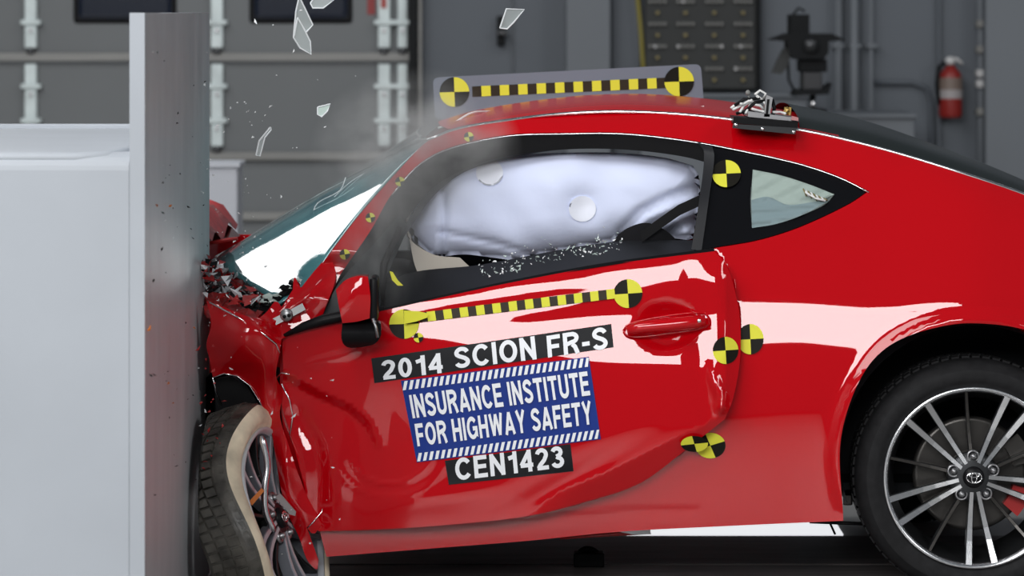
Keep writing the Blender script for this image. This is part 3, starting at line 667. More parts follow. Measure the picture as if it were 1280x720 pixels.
# hood remains
loft('hood_panel', [[(250, 345, 10.40), (262, 362, 10.3), (300, 380, 10.2), (328, 392, 10.1)], [(246, 352, 10.36), (256, 378, 10.25), (285, 392, 10.15), (312, 402, 10.04)], [(244, 372, 10.3), (254, 392, 10.2), (272, 398, 10.1), (300, 404, 10.05)]], ['redbroken'], car, 18, 8, jit=.006)
def bonnet():
    g = Geo(); nx, ny = 22, 12; v = []
    for i in range(nx):
        for j in range(ny):
            X = -0.84-.95*i/(nx-1); Y = 10.62+1.0*j/(ny-1)
            z = .90+.07*math.sin(i*.9)*(1-i/nx)+.02*math.sin(j*1.1+i*.5)-.28*(i/(nx-1))**2
            v.append((X, Y, z))
    f = [(i*ny+j, (i+1)*ny+j, (i+1)*ny+j+1, i*ny+j+1) for i in range(nx-1) for j in range(ny-1)]
    mk('bonnet', v, f, 'redbroken', car, True)
    v = [(-1.8, 11.66, .2), (-1.8, 11.66, .66), (-1.0, 11.66, .86), (-.6, 11.66, .86), (-.6, 11.66, .25), (-1.0, 11.66, .2)]
    mk('far_fender', v+[(a, b-.04, c) for a, b, c in v], [(0, 1, 2, 3, 4, 5), (11, 10, 9, 8, 7, 6)]+[(i, i+6, (i+1) % 6+6, (i+1) % 6) for i in range(6)], 'red', car)
bonnet()
# raised far corner of bonnet seen beyond the barrier edge
mk('bonnet_corner', [W(258, 270, 11.3), W(272, 272, 11.3), W(290, 284, 11.2), W(300, 295, 11.1), W(285, 300, 10.9), W(258, 304, 10.9), W(258, 290, 11.35), W(280, 292, 11.3)], [(0, 1, 7, 6), (1, 2, 7), (2, 3, 4, 7), (7, 4, 5, 6)], [mat('dark_red_metal', (.10, .008, .008), .3, coat=.6)], car)
g = Geo(); g.tube([Wv(262, 304, 10.85), Wv(282, 300, 10.85), Wv(297, 298, 10.85)], .006, 6); g.out('torn_edge_and_glint', ['redbroken'], car)
# black side glass strip / door frame seal
wt = win_top; 
def seal(name, top, inn, Yo, m, nn=60): loft(name, [[(x, y, float(fQ(np.array(float(x)), np.array(float(y))))+Yo) for x, y in top], [(x, y, float(fQ(np.array(float(x)), np.array(float(y))))+Yo+.03) for x, y in inn]], [m], car, nn, 6)
seal('window_frame_seal', win_top[2:13], [(458, 340), (496, 290), (540, 236), (580, 212), (625, 197), (705, 187), (780, 187), (855, 196), (905, 210)], .004, 'black')
# lighter ribs inside seal
loft('inner_frame', [[(500, 290, 10.2), (540, 236, 10.25), (590, 205, 10.28), (700, 182, 10.3), (790, 181, 10.3), (872, 192, 10.28)], [(505, 296, 10.2), (546, 241, 10.25), (592, 210, 10.28), (700, 187, 10.3), (790, 186, 10.3), (870, 197, 10.28)]], [mat('frame_grey', (.05, .055, .07), .4, spec=0.12)], car, 50, 4)
# B pillar and quarter glass surround
def fG(px, py): return fQ(px, py)+.006
qpoly = smoothpoly([[(873, 178), (920, 187), (1000, 205), (1050, 222), (1084, 239)], [(1084, 239), (1060, 255), (1000, 283), (950, 299), (900, 308), (868, 313)], [(868, 313), (876, 260), (884, 190)], [(884, 190), (873, 178)]], 6)
panel('quarter_glass_surround', qpoly, fG, ['gloss'], car, 7, .01)
loft('b_pillar_seal', [[(872, 178, 10.19), (880, 190, 10.185), (874, 250, 10.13), (864, 312, 10.1)], [(890, 182, 10.18), (893, 196, 10.175), (886, 250, 10.13), (877, 313, 10.1)]], [mat('pillar_black', (.02, .021, .024), .3, spec=0.12)], car, 24, 6)
qg = smoothpoly([[(941, 212), (975, 219), (1010, 230), (1043, 243)], [(1043, 243), (1032, 255), (1000, 270), (970, 280), (940, 285)], [(940, 285), (938, 250), (941, 212)]], 5)
panel('curtain_airbag_upper', smoothpoly([[(941, 212), (975, 219), (1010, 230), (1043, 243)], [(1043, 243), (1020, 252), (985, 256), (960, 246), (939, 250)], [(939, 250), (941, 212)]], 5), lambda x, y: fQ(x, y)+.001-.004*np.sin(x*.16+y*.3), ['greycloth'], car, 5, .004)
panel('curtain_airbag_lower', smoothpoly([[(939, 250), (960, 246), (985, 256), (1020, 252), (1035, 252)], [(1035, 252), (1000, 270), (970, 280), (940, 285)], [(940, 285), (939, 250)]], 5), lambda x, y: fQ(x, y)+.002-.004*np.sin(x*.05+y*.45), ['bluecloth'], car, 5, .004)
panel('rear_side_glass', qg, lambda x, y: fQ(x, y)-.006, [mat('side_glass', (.55, .65, .62), .03, alpha=.16)], car, 6, .003)
g = Geo()
for k in range(9):
    x0 = 1004+k*3.2; p0 = W(x0, 236+k*1.5, 10.12); p1 = W(x0+4, 247+k*.6+rs.uniform(-2, 2), 10.12); g.tube([p0, (p0+p1)/2+[0, -.006, 0], p1], .0022, 5, int(k % 2))
g.tube([W(1006, 240, 10.115), W(1020, 248, 10.115), W(1032, 251, 10.115)], .003, 6, 1); g.out('sensor_wiring', ['dotyellow', 'cable'], car, True)
# interior
g = Geo(); g.box((-.45, 10.5, .28), (.85, 11.5, .34)); g.box((-.52, 10.35, .55), (-.28, 11.5, .80), 0, .05); g.out('dashboard', ['dark'], car)
g = Geo(); g.box((-.5, 11.45, .3), (1.0, 11.5, .82)); g.out('far_door_trim', ['dark'], car)
def seat(x, y):
    g = Geo(); g.box((x-.25, y-.25, .34), (x+.28, y+.25, .52), 0, .06); s = g.out('seat_cushion', ['cloth'], car, True)
    g = Geo(); bm = [(x+.22, .5), (x+.42, .98), (x+.52, .98), (x+.40, .5)]
    v = []
    for (a, b) in bm: v += [(a, y-.24, b), (a, y+.24, b)]
    g.add(v, [(0, 1, 3, 2), (2, 3, 5, 4), (4, 5, 7, 6), (6, 7, 1, 0), (0, 2, 4, 6), (1, 7, 5, 3)]); g.out('seat_back', ['cloth'], car)
seat(.0, 11.05)
# curtain air bag seen through window
bagp = smoothpoly([[(531, 236), (556, 212), (600, 198), (650, 193), (700, 191), (770, 191), (830, 197), (866, 207)], [(866, 207), (874, 222), (874, 262), (866, 304)], [(860, 300), (820, 296), (780, 300), (745, 306), (700, 314), (660, 323), (645, 326)], [(645, 326), (615, 322), (580, 318), (553, 321), (543, 322)], [(543, 322), (528, 310), (514, 296), (510, 280), (516, 262), (531, 236)]], 6)
bp_ = np.array(bagp)
def edist(px, py):
    px = np.asarray(px, float); py = np.asarray(py, float); best = np.full(np.shape(px), 1e9)
    A = bp_; Bq = np.roll(bp_, -1, 0)
    for a, b in zip(A, Bq):
        d = b-a; t = np.clip(((px-a[0])*d[0]+(py-a[1])*d[1])/(d@d+1e-9), 0, 1); best = np.minimum(best, np.hypot(px-a[0]-t*d[0], py-a[1]-t*d[1]))
    return best
def fB(px, py):
    e = edist(px, py); d = 10.36-.11*np.sqrt(np.clip(1-(1-np.minimum(e, 46)/46)**2, 0, 1))
    for (cx, cy, r, a) in ((612, 216, 19, .016), (728, 262, 17, .014)):
        d = d+a*np.exp(-(np.hypot(px-cx, (py-cy)*1.0)/r)**2/1.2)
    d = d+.014*np.exp(-(sdist(px, py, [(552, 222), (556, 270), (553, 318)])/5.)**2)
    d = d+.010*np.exp(-(sdist(px, py, [(552, 290), (620, 304), (665, 318)])/5.)**2)
    d = d+.014*np.exp(-(sdist(px, py, [(775, 290), (800, 264), (835, 246), (870, 234)])/6.)**2)
    d = d+.006*np.sin(sdist(px, py, [(775, 290), (800, 264), (835, 246), (870, 234)])*.35)*sst(sdist(px, py, [(775, 290), (800, 264), (835, 246), (870, 234)])/8.)
    d = d-.02*np.exp(-(sdist(px, py, [(700, 195), (690, 250), (720, 310)])/40.)**2)
    d = d+.003*np.sin(px*.06+py*.03)+.002*np.sin(px*.11-py*.09)
    return d
panel('curtain_airbag', bagp, fB, ['bag'], car, 5, .05)
for (cx, cy, r) in ((612, 216, 17), (728, 261, 17)):
    ol = [(cx+r*math.cos(R(a)), cy+r*math.sin(R(a))*.95) for a in range(0, 360, 12)]
    panel('airbag_tether_patch', ol, lambda x, y: fB(x, y)-.004, ['bagpatch'], car, 5, .002)
panel('door_inner_trim', smoothpoly([[(508, 272), (512, 298), (542, 318), (575, 322)], [(575, 322), (590, 336), (600, 343)], [(600, 343), (530, 356)], [(530, 356), (518, 330), (508, 272)]], 5), lambda x, y: 10.24+.0004*(x-500), ['beige'], car, 6, .02, label='beige inner trim panel')
# seat shoulder and belt
panel('seat_shoulder', smoothpoly([[(760, 311), (775, 292), (795, 281), (812, 279), (832, 288), (850, 304)], [(850, 304), (862, 312), (760, 330)], [(760, 330), (760, 311)]], 4), lambda x, y: 10.24-.03*np.cos((x-810)/34.)-.0*y, ['cloth'], car, 6, .08)
g = Geo(); pts = [(800, 290), (825, 272), (848, 256), (876, 243)]; v = []
for x, y in pts: v += [W(x, y, 10.19), W(x+2, y+13, 10.19), W(x+2, y+13, 10.194), W(x, y, 10.194)]
g.add(v, [(i*4+k, i*4+(k+1) % 4, i*4+4+(k+1) % 4, i*4+4+k) for i in range(3) for k in range(4)]+[(0, 3, 2, 1), (12, 13, 14, 15)])
g.out('seat_belt', ['black'], car)
# inner belt line structure (dark) below the air bag
loft('door_inner_sill', [[(436, 392, 10.14), (500, 345, 10.22), (600, 331, 10.24), (760, 303, 10.22), (880, 300, 10.2)], [(440, 396, 10.10), (500, 384, 10.10), (640, 352, 10.10), (760, 330, 10.09), (893, 312, 10.09)], ], [mat('sill_black', (.018, .019, .022), .45, spec=0.12)], car, 40, 8)
loft('belt_seal', [[(480, 385, 10.05), (640, 350, 10.04), (760, 328, 10.03), (893, 310, 10.04)], [(480, 389, 10.04), (640, 354, 10.03), (760, 332, 10.02), (893, 314, 10.03)]], ['black'], car, 40, 4)
# front quarter triangle behind mirror, black
loft('mirror_sail', [[(404, 392, 10.06), (425, 352, 10.08), (470, 302, 10.12), (500, 268, 10.16)], [(402, 403, 10.05), (470, 388, 10.06), (484, 345, 10.12), (510, 285, 10.17)]], [mat('sail_dark', (.022, .026, .028), .25, spec=0.12)], car, 24, 10)
g = Geo(); g.tube([Wv(352, 421, 10.03), Wv(380, 408, 10.02), Wv(405, 400, 10.02), Wv(440, 393, 10.02), Wv(480, 386, 10.03)], [.004, .012, .016, .014, .008], 10); g.out('belt_gap_seal', ['black'], car, True)
g = Geo(); g.tube([Wv(476, 385, 10.08), Wv(480, 330, 10.12), Wv(500, 285, 10.16)], .010, 8); g.out('quarter_light_bar', ['black'], car, True)

# door handle
g = Geo(); 
hp = [(784, 413), (800, 409), (833, 406), (865, 403), (882, 400)]
g.tube([Wv(x, y, 9.95) for x, y in hp], [.012, .0165, .017, .0175, .014], 12); h = g.out('door_handle', ['red'], dr, True)
g = Geo(); g.blob(W(874, 401, 9.935), (.006, .003, .006), n=2); g.out('key_lock', ['chrome'], car, True)
g = Geo(); g.tube([Wv(x, y, 9.972) for x, y in cr([(779, 413), (786, 405), (833, 395), (878, 391), (886, 398), (884, 408), (835, 417), (786, 421), (779, 413)], 40)], .0025, 6); g.out('handle_surround', ['red'], dr, True)

# mirror
ms = smoothpoly([[(420, 362), (432, 350), (448, 345), (460, 346)], [(460, 346), (463, 372), (462, 398)], [(462, 398), (446, 402), (428, 404)], [(428, 404), (424, 385), (420, 362)]], 4)
mp_ = np.array(ms)
def fM(px, py):
    s = -sdist(px, py, [(424, 392), (436, 374), (449, 346)])
    return 9.87+.00049*np.clip(s, 0, 13)+.0016*np.maximum(s-13, 0)+.0006*np.maximum(-s-6, 0)*.5+.00002*(py-375)**2*.5
mo = panel('mirror_shell', ms, fM, ['red'], car, 4, .12)
g = Geo(); g.box(tuple(W(462, 402, 9.88)), tuple(W(472, 347, 9.88)+[0, .12, 0]), 0, .008); g.out('mirror_back', ['black'], car, True)
mb = smoothpoly([[(428, 402), (446, 401), (466, 399), (476, 405)], [(476, 405), (476, 420), (468, 430), (452, 434)], [(452, 434), (434, 434), (427, 425), (428, 402)]], 4)
panel('mirror_foot', mb, lambda x, y: 9.88+.0006*(x-428)+.03*((y-418)/16.)**2, ['black'], car, 4, .12)
g = Geo(); g.tube([W(466, 398, 9.87), W(470, 410, 9.87), W(472, 422, 9.87)], .004, 6); g.blob(W(468, 402, 9.87), (.007, .004, .004), 0, 1, .3); g.out('mirror_bracket', ['steel'], car, True)

# fender badge (side lamp with round emblem)
g = Geo()
def bar_(x0, y0, x1, y1, wpx, Y):
    d = np.array([x1-x0, y1-y0]); n_ = np.array([-d[1], d[0]])/np.hypot(*d)*wpx/2
    q = [np.array([x0, y0])+n_, np.array([x1, y1])+n_, np.array([x1, y1])-n_, np.array([x0, y0])-n_]
    v = [W(a[0], a[1], Y) for a in q]; v += [a+[0, .012, 0] for a in v]
    return v, [(3, 2, 1, 0), (0, 1, 5, 4), (1, 2, 6, 5), (2, 3, 7, 6), (3, 0, 4, 7)]
YB = float(fF(np.array(360.), np.array(393.)))-.016
v, f = bar_(338, 405, 380, 383, 9, YB); g.add(v, f); bd = g.out('side_badge', ['chrome'], car)
g = Geo(); g.lathe([(0, 0), (.015, 0), (.0175, .004), (.0175, .012), (0, .012)], Wv(358, 394, YB-.006), (0, 1, 0), 24); g.out('round_emblem', ['steel'], bd, True)
g = Geo(); g.lathe([(0, 0), (.0045, 0), (.005, .003)], Wv(355.5, 396, YB-.009), (0, 1, 0), 12); g.lathe([(0, 0), (.0045, 0), (.005, .003)], Wv(361, 394.5, YB-.009), (0, 1, 0), 12); g.out('emblem_figures', ['black'], bd, True, kind='stuff')

# text and stickers
def arc(cx, cy, rx, ry, a0, a1, n=10): return [(cx+rx*math.cos(R(a0+(a1-a0)*i/n)), cy+ry*math.sin(R(a0+(a1-a0)*i/n))) for i in range(n+1)]
TK = .19   # stroke width relative to cap height
def glyph(ch):
    """strokes inside a cell of height 1; returns (width, strokes); strokes are centre lines"""
    h = TK/2; t = 1-h; W_ = .70; r = W_-h
    m = W_/2; hw = m-h; q = .5
    if ch == 'I': return TK, [[(h, 0), (h, 1)]]
    if ch == '-': return .34, [[(0, .37), (.34, .37)]]
    if ch == ' ': return .22, []
    if ch == '1': return .46, [[(.46-h, 0), (.46-h, 1)], [(.46-h, .86), (.30, .76), (.06, .70)]]
    if ch == 'N': return W_, [[(h, 0), (h, 1)], [(r, 0), (r, 1)], [(h, .93), (r, .07)]]
    if ch == 'H': return W_, [[(h, 0), (h, 1)], [(r, 0), (r, 1)], [(h, q), (r, q)]]
    if ch == 'F': return .60, [[(h, 0), (h, 1)], [(h, t), (.60, t)], [(h, .48), (.54, .48)]]
    if ch == 'E': return .63, [[(h, 0), (h, 1)], [(h, t), (.62, t)], [(h, .51), (.58, .51)], [(h, h), (.63, h)]]
    if ch == 'T': return .66, [[(.33, 0), (.33, 1)], [(0, t), (.66, t)]]
    if ch == 'U': return W_, [[(h, 1), (h, .34)]+arc(m, .34, hw, .34-h, 180, 360)+[(r, 1)]]
    if ch == 'A': return .78, [[(.08, 0), (.39, .97)], [(.70, 0), (.39, .97)], [(.2, .27), (.58, .27)]]
    if ch == 'Y': return .72, [[(.36, 0), (.36, .45)], [(.09, 1), (.36, .44)], [(.63, 1), (.36, .44)]]
    if ch == 'W': return 1.04, [[(.09, 1), (.29, .04)], [(.29, .04), (.52, .96)], [(.52, .96), (.75, .04)], [(.75, .04), (.95, 1)]]
    if ch == 'R': return .72, [[(h, 0), (h, 1)], [(h, t), (.40, t)]+arc(.40, .725, .62-.40, t-.725, 90, -90)+[(h, .45)], [(.40, .45), (.52, .32), (.63, 0)]]
    if ch in 'O0':
        w_ = .80 if ch == 'O' else .60; return w_, [arc(w_/2, .5, w_/2-h, .5-h, 0, 360, 24)]
    if ch == 'C': return .76, [arc(.40, .5, .40-h, .5-h, 38, 322, 20)]
    if ch == 'G': return .80, [arc(.41, .5, .41-h, .5-h, 40, 325, 20)+[(.80-h, .24), (.80-h, .47)], [(.44, .47), (.80, .47)]]
    if ch == 'S': return .68, [arc(.34, .715, .25, t-.715, 20, 190, 10)+arc(.34, .285+.0, .25, .285-h, 60, -160, 12) if 0 else
                               [(.585, .74)]+arc(.34, .72, .235, t-.72, 25, 205, 10)+[(.22, .57), (.46, .46)]+arc(.34, .28, .25, .28-h, 35, -165, 12)]
    if ch == '2': return .60, [arc(.30, .70, .21, t-.70, 170, -25, 10)+[(.40, .44), (.20, .24), (.11, h)], [(.05, h), (.59, h)]]
    if ch == '3': return .60, [arc(.29, .73, .19, t-.73, 165, -80, 10)+[(.26, .53)], [(.26, .53)]+arc(.29, .29, .215, .29-h, 80, -165, 12)]
    if ch == '4': return .62, [[(.46, 0), (.46, 1)], [(.46, .93), (.06, .31)], [(.02, .30), (.62, .30)]]
    return .5, []
def stroke(pl, tk):
    P = [np.array(p, float) for p in pl]; V = []; closed = np.allclose(P[0], P[-1])
    for i, p in enumerate(P):
        a = P[i-1] if i else (P[-2] if closed else p); b = P[i+1] if i < len(P)-1 else (P[1] if closed else p)
        d1 = p-a; d2 = b-p; n1 = np.linalg.norm(d1); n2 = np.linalg.norm(d2)
        d1 = d1/n1 if n1 > 1e-6 else d2/max(n2, 1e-6); d2 = d2/n2 if n2 > 1e-6 else d1
        nn_ = np.array([-(d1+d2)[1], (d1+d2)[0]]); L_ = np.linalg.norm(nn_); nn_ = nn_/max(L_, 1e-6)
        c_ = max(.5, float(np.dot(nn_, [-d1[1], d1[0]]))); V += [p+nn_*tk/2/c_, p-nn_*tk/2/c_]
    return V, [(2*i, 2*i+1, 2*i+3, 2*i+2) for i in range(len(P)-1)]
def text_part(s, quad, fn, m, parent, name='lettering', lift=.0035, gap=.13, tk=None, cond=1.0):
    co = []; fs = []; x = 0; k = 0
    for ch in s:
        w_, st = glyph(ch)
        for pl_ in st:
            pl2 = []
            for a_, b_ in zip(pl_[:-1], pl_[1:]):
                n_ = max(1, int(math.hypot(b_[0]-a_[0], b_[1]-a_[1])/.25))
                pl2 += [(a_[0]+(b_[0]-a_[0])*i/n_, a_[1]+(b_[1]-a_[1])*i/n_) for i in range(n_)]
            pl2.append(pl_[-1])
            V, Fc = stroke(pl2, tk or TK); k += 1; o_ = len(co)
            co += [(x+v[0], v[1], k*.00006) for v in V]; fs += [tuple(i+o_ for i in f) for f in Fc]
        x += w_+gap
    x -= gap; co = np.array(co); u = co[:, 0]/x; v = co[:, 1]
    q = np.array(quad, float)   # TL TR BR BL
    p = ((1-u)*v)[:, None]*q[0]+(u*v)[:, None]*q[1]+(u*(1-v))[:, None]*q[2]+((1-u)*(1-v))[:, None]*q[3]
    P = W(p[:, 0], p[:, 1], fn(p[:, 0], p[:, 1])-lift-co[:, 2]); fs2 = []
    for t in fs:
        a, b, c = P[t[0]], P[t[1]], P[t[2]]; fs2.append(t if np.cross(b-a, c-a)[1] < 0 else t[::-1])
    return mk(name, P, fs2, m, parent)
def quadpanel(name, quad, fn, mats, parent, lift=.002, nx=30, ny=8, pat=None, thick=True):
    q = np.array(quad, float); u, v = np.meshgrid(np.linspace(0, 1, nx+1), np.linspace(0, 1, ny+1), indexing='ij')
    u = u.ravel(); v = v.ravel()
    p = ((1-u)*(1-v))[:, None]*q[0]+(u*(1-v))[:, None]*q[1]+(u*v)[:, None]*q[2]+((1-u)*v)[:, None]*q[3]
    P = W(p[:, 0], p[:, 1], fn(p[:, 0], p[:, 1])-lift); f = []; mi = []
    for i in range(nx):
        for j in range(ny):
            f.append((i*(ny+1)+j, i*(ny+1)+j+1, (i+1)*(ny+1)+j+1, (i+1)*(ny+1)+j)); mi.append(pat(i, j) if pat else 0)
    return mk(name, P, f, mats, parent, mids=mi)
pl = quadpanel('name_plate', [(464, 448), (764, 405), (767, 434), (468, 479)], fD, ['plate'], dr)
text_part('2014', [(476, 451), (552, 441), (554, 466), (478, 475)], fD, 'white', pl)
text_part('SCION', [(567, 435), (668, 420), (671, 449), (569, 461)], fD, 'white', pl)
text_part('FR-S', [(683, 420), (758, 408), (760, 436), (685, 447)], fD, 'white', pl)
pl = quadpanel('institute_sign', [(501, 476), (736, 446), (751, 549), (521, 578)], fD, ['blue'], dr, .003, 30, 14)
text_part('INSURANCE INSTITUTE', [(511, 494), (734, 464), (738, 494), (516, 523)], fD, 'white', pl, lift=.0055, gap=.12)
text_part('FOR HIGHWAY SAFETY', [(518, 530), (738, 501), (741, 530), (522, 558)], fD, 'white', pl, lift=.0055, gap=.12)
def stripes(quad, n):
    q = np.array(quad, float); V = []; Fc = []
    def bl(u, v): return (1-u)*(1-v)*q[0]+u*(1-v)*q[1]+u*v*q[2]+(1-u)*v*q[3]
    for k in range(n):
        a = (k+.05)/n; b = (k+.58)/n; sh = .55/n
        pts = [bl(a+sh, 0), bl(min(b+sh, 1), 0), bl(b-.0, 1), bl(a, 1)]
        b0 = len(V)
        for p in pts: V.append(W(p[0], p[1], float(fD(p[0], p[1]))-.0055))
        Fc.append((b0, b0+3, b0+2, b0+1))
    return mk('stripe_band', V, Fc, 'white', pl)
stripes([(501, 477), (736, 447), (738, 458), (503, 488)], 31)
stripes([(519, 567), (749, 537), (750, 548), (521, 577)], 31)
pl = quadpanel('test_code_plate', [(556, 576), (713, 555), (717, 589), (561, 606)], fD, ['plate'], dr, .002)
text_part('CEN1423', [(568, 573), (703, 557), (706, 584), (570, 601)], fD, 'white', pl)
def sticker(cx, cy, rx, ry, fn, ang=0, parent=None, lift=.003, name='target_sticker', Yconst=None, flip=0):
    V = [(0, 0)]; n = 32
    for k in range(n): V.append((math.cos(2*math.pi*k/n), math.sin(2*math.pi*k/n)))
    c, s = math.cos(R(ang)), math.sin(R(ang)); P = []
    for x, y in V:
        a, b = cx+(x*c-y*s)*rx, cy-(x*s+y*c)*ry
        Y = Yconst if Yconst else float(fn(np.array(a), np.array(b)))-lift; P.append(W(a, b, Y))
    f = [(0, 1+k, 1+(k+1) % n) for k in range(n)]; m_ = [(k//8+flip) % 2 for k in range(n)]
    return mk(name, P, f, ['yellow', 'tblack'], parent or car, mids=m_)
sticker(505, 405, 18.5, 18.5, fD, 2, dr, flip=1)
sticker(785, 367, 18, 18, fD, 4, dr, flip=0)
sticker(907, 438, 16, 17, fD, 4, dr, flip=0)
sticker(938, 424, 16.5, 19, fQ, 3, car, .004, flip=0)
sticker(908, 217, 18, 17, fQ, 3, car, .004, flip=0)
sticker(888, 557, 19, 16, lambda x, y: np.minimum(fQ(x, y), 10.02), 20, car, .006, flip=0)
sticker(868, 555, 17, 10, lambda x, y: np.minimum(fD(x, y), 10.0)-.004, 10, car, .006, flip=1)
for (x, y, r) in ((586, 171, 6), (500, 227, 6), (463, 272, 6), (431, 318, 6.5), (523, 422, 6)):
    sticker(x, y, r, r, fD if x == 523 else fQ, 10, car, .005, flip=0)
prism('torn_target_sticker', [(487, 339), (491, 340), (497, 350), (504, 357), (497, 357), (490, 350)], 10.06, 10.062, 'yellow', car)
quadpanel('checker_tape', [(523, 391), (768, 361), (769, 373), (525, 403)], fD, ['yellow', 'tbrown'], dr, .004, 24, 1, pat=lambda i, j: (i+1) % 2)
mk('yellow_tape', [W(505, 388, 9.985), W(523, 389, 9.985), W(536, 392, 9.985), W(534, 397, 9.985), W(520, 402, 9.985), W(505, 405, 9.985)], [(5, 4, 3, 2, 1, 0)], 'yellow', dr)

# roof target board
tb = empty('target_board', 'long clear board with two round targets and checker tape on the roof', 'target board', Wv(712, 140, 11.2))
YT = 11.2
def rrect(q, r=8, n=5):
    out = []
    for i in range(4):
        p = np.array(q[i], float); a = np.array(q[i-1], float)-p; b = np.array(q[(i+1) % 4], float)-p
        a = a/np.linalg.norm(a)*r; b = b/np.linalg.norm(b)*r
        for k in range(n+1): t = k/n; out.append(tuple(p+a*(1-t)**2+b*t*t))
    return out
prism('clear_panel', rrect([(541, 97), (876, 80), (880, 130), (544, 150)]), YT, YT+.006, 'plexi', tb)
sticker(568, 115, 18.5, 18.5, None, 2, tb, name='target_disc', Yconst=YT-.003, flip=0)
sticker(849, 102, 18.5, 18.5, None, 2, tb, name='target_disc', Yconst=YT-.003, flip=0)
quadpanel('checker_tape', [(590, 108), (832, 97), (832.5, 110), (590.5, 121)], lambda x, y: YT+0*x, ['yellow', 'tbrown'], tb, .002, 21, 1, pat=lambda i, j: (i+1) % 2)
g = Geo(); g.box(tuple(W(600, 152, 11.19)), tuple(W(614, 140, 11.19)+[0, .05, 0])); g.box(tuple(W(800, 142, 11.19)), tuple(W(814, 126, 11.19)+[0, .05, 0])); g.out('mounting_foot', ['gun'], tb)
g = Geo(); g.tube([Wv(*p) for p in cr([(548, 160, 10.5), (565, 155, 10.55), (590, 141, 10.6), (620, 139, 10.7)], 14)], .003, 6)
g.tube([Wv(*p) for p in cr([(835, 127, 10.6), (850, 134, 10.5), (865, 136, 10.45), (880, 134, 10.45)], 10)], .005, 6); g.out('securing_tape', ['cable'], tb, True)

# sensor mount on roof
sm = empty('roof_sensor', 'small metal sensor bracket with wires clamped on the roof edge', 'sensor', Wv(957, 160, 10.3))
prism('base_plate', [(917, 146), (998, 152), (997, 160), (916, 154)], 10.16, 10.45, 'black', sm)
prism('side_rail', [(917, 155), (996, 160), (994, 168), (916, 160)], 10.14, 10.17, 'gun', sm)
for (x, y) in ((920, 156), (953, 161), (992, 165)): 
    g = Geo(); g.lathe([(0, 0), (.005, 0), (.005, .01)], Wv(x, y, 10.135), (0, 1, 0), 10); g.out('screw', ['chrome'], sm, True)
prism('upright_block', [(957, 124), (959, 119), (966, 122), (962, 146), (955, 146)], 10.17, 10.22, 'steel', sm)
prism('block_slot', [(959, 124), (962, 124), (960, 143), (957, 143)], 10.165, 10.171, 'black', sm)
prism('top_plate', [(935, 139), (998, 148), (998, 152), (935, 146)], 10.17, 10.4, 'steel', sm)
g = Geo()
for pts in ([(914, 135), (922, 129), (928, 130)], [(916, 137), (926, 132), (936, 126), (946, 128)], [(925, 140), (930, 132), (940, 125)], [(932, 142), (938, 130), (950, 132), (956, 138)], [(944, 118), (950, 113), (957, 117), (954, 124)], [(946, 120), (952, 124), (957, 130)], [(940, 136), (948, 138), (957, 140)], [(966, 140), (975, 140), (982, 142)]):
    g.tube([Wv(x, y, 10.19+.02*(i % 2)) for i, (x, y) in enumerate(pts)], .0036, 6)
g.out('wire_bundle', ['cable'], sm, True)
g = Geo()
for pts in ([(918, 132), (930, 124), (940, 124), (950, 122)], [(928, 142), (944, 128), (956, 126)], [(965, 124), (968, 135), (966, 144)], [(920, 142), (936, 138), (948, 144)]):
    g.tube([Wv(x, y, 10.2) for x, y in pts], .005, 6)
g.out('black_cable', ['black'], sm, True)
g = Geo(); g.blob(W(984, 138, 10.2), (.01, .01, .010), 0, 1, .35); g.tube([Wv(981, 144, 10.2), Wv(982, 134, 10.2)], .004, 6); g.tube([Wv(987, 144, 10.2), Wv(988, 134, 10.2)], .004, 6); g.out('brass_connector', ['brass'], sm)
g = Geo(); g.blob(W(935, 116, 10.25), (.007, .007, .008), 0, 2); g.tube([Wv(935, 118, 10.25), Wv(938, 128, 10.25)], .002, 5); g.out('antenna_tip', ['dot'], sm, True)
prism('connector_end', [(990, 145), (998, 147), (998, 151), (989, 150)], 10.15, 10.17, mat('pink_plug', (.45, .2, .2), .4), sm)

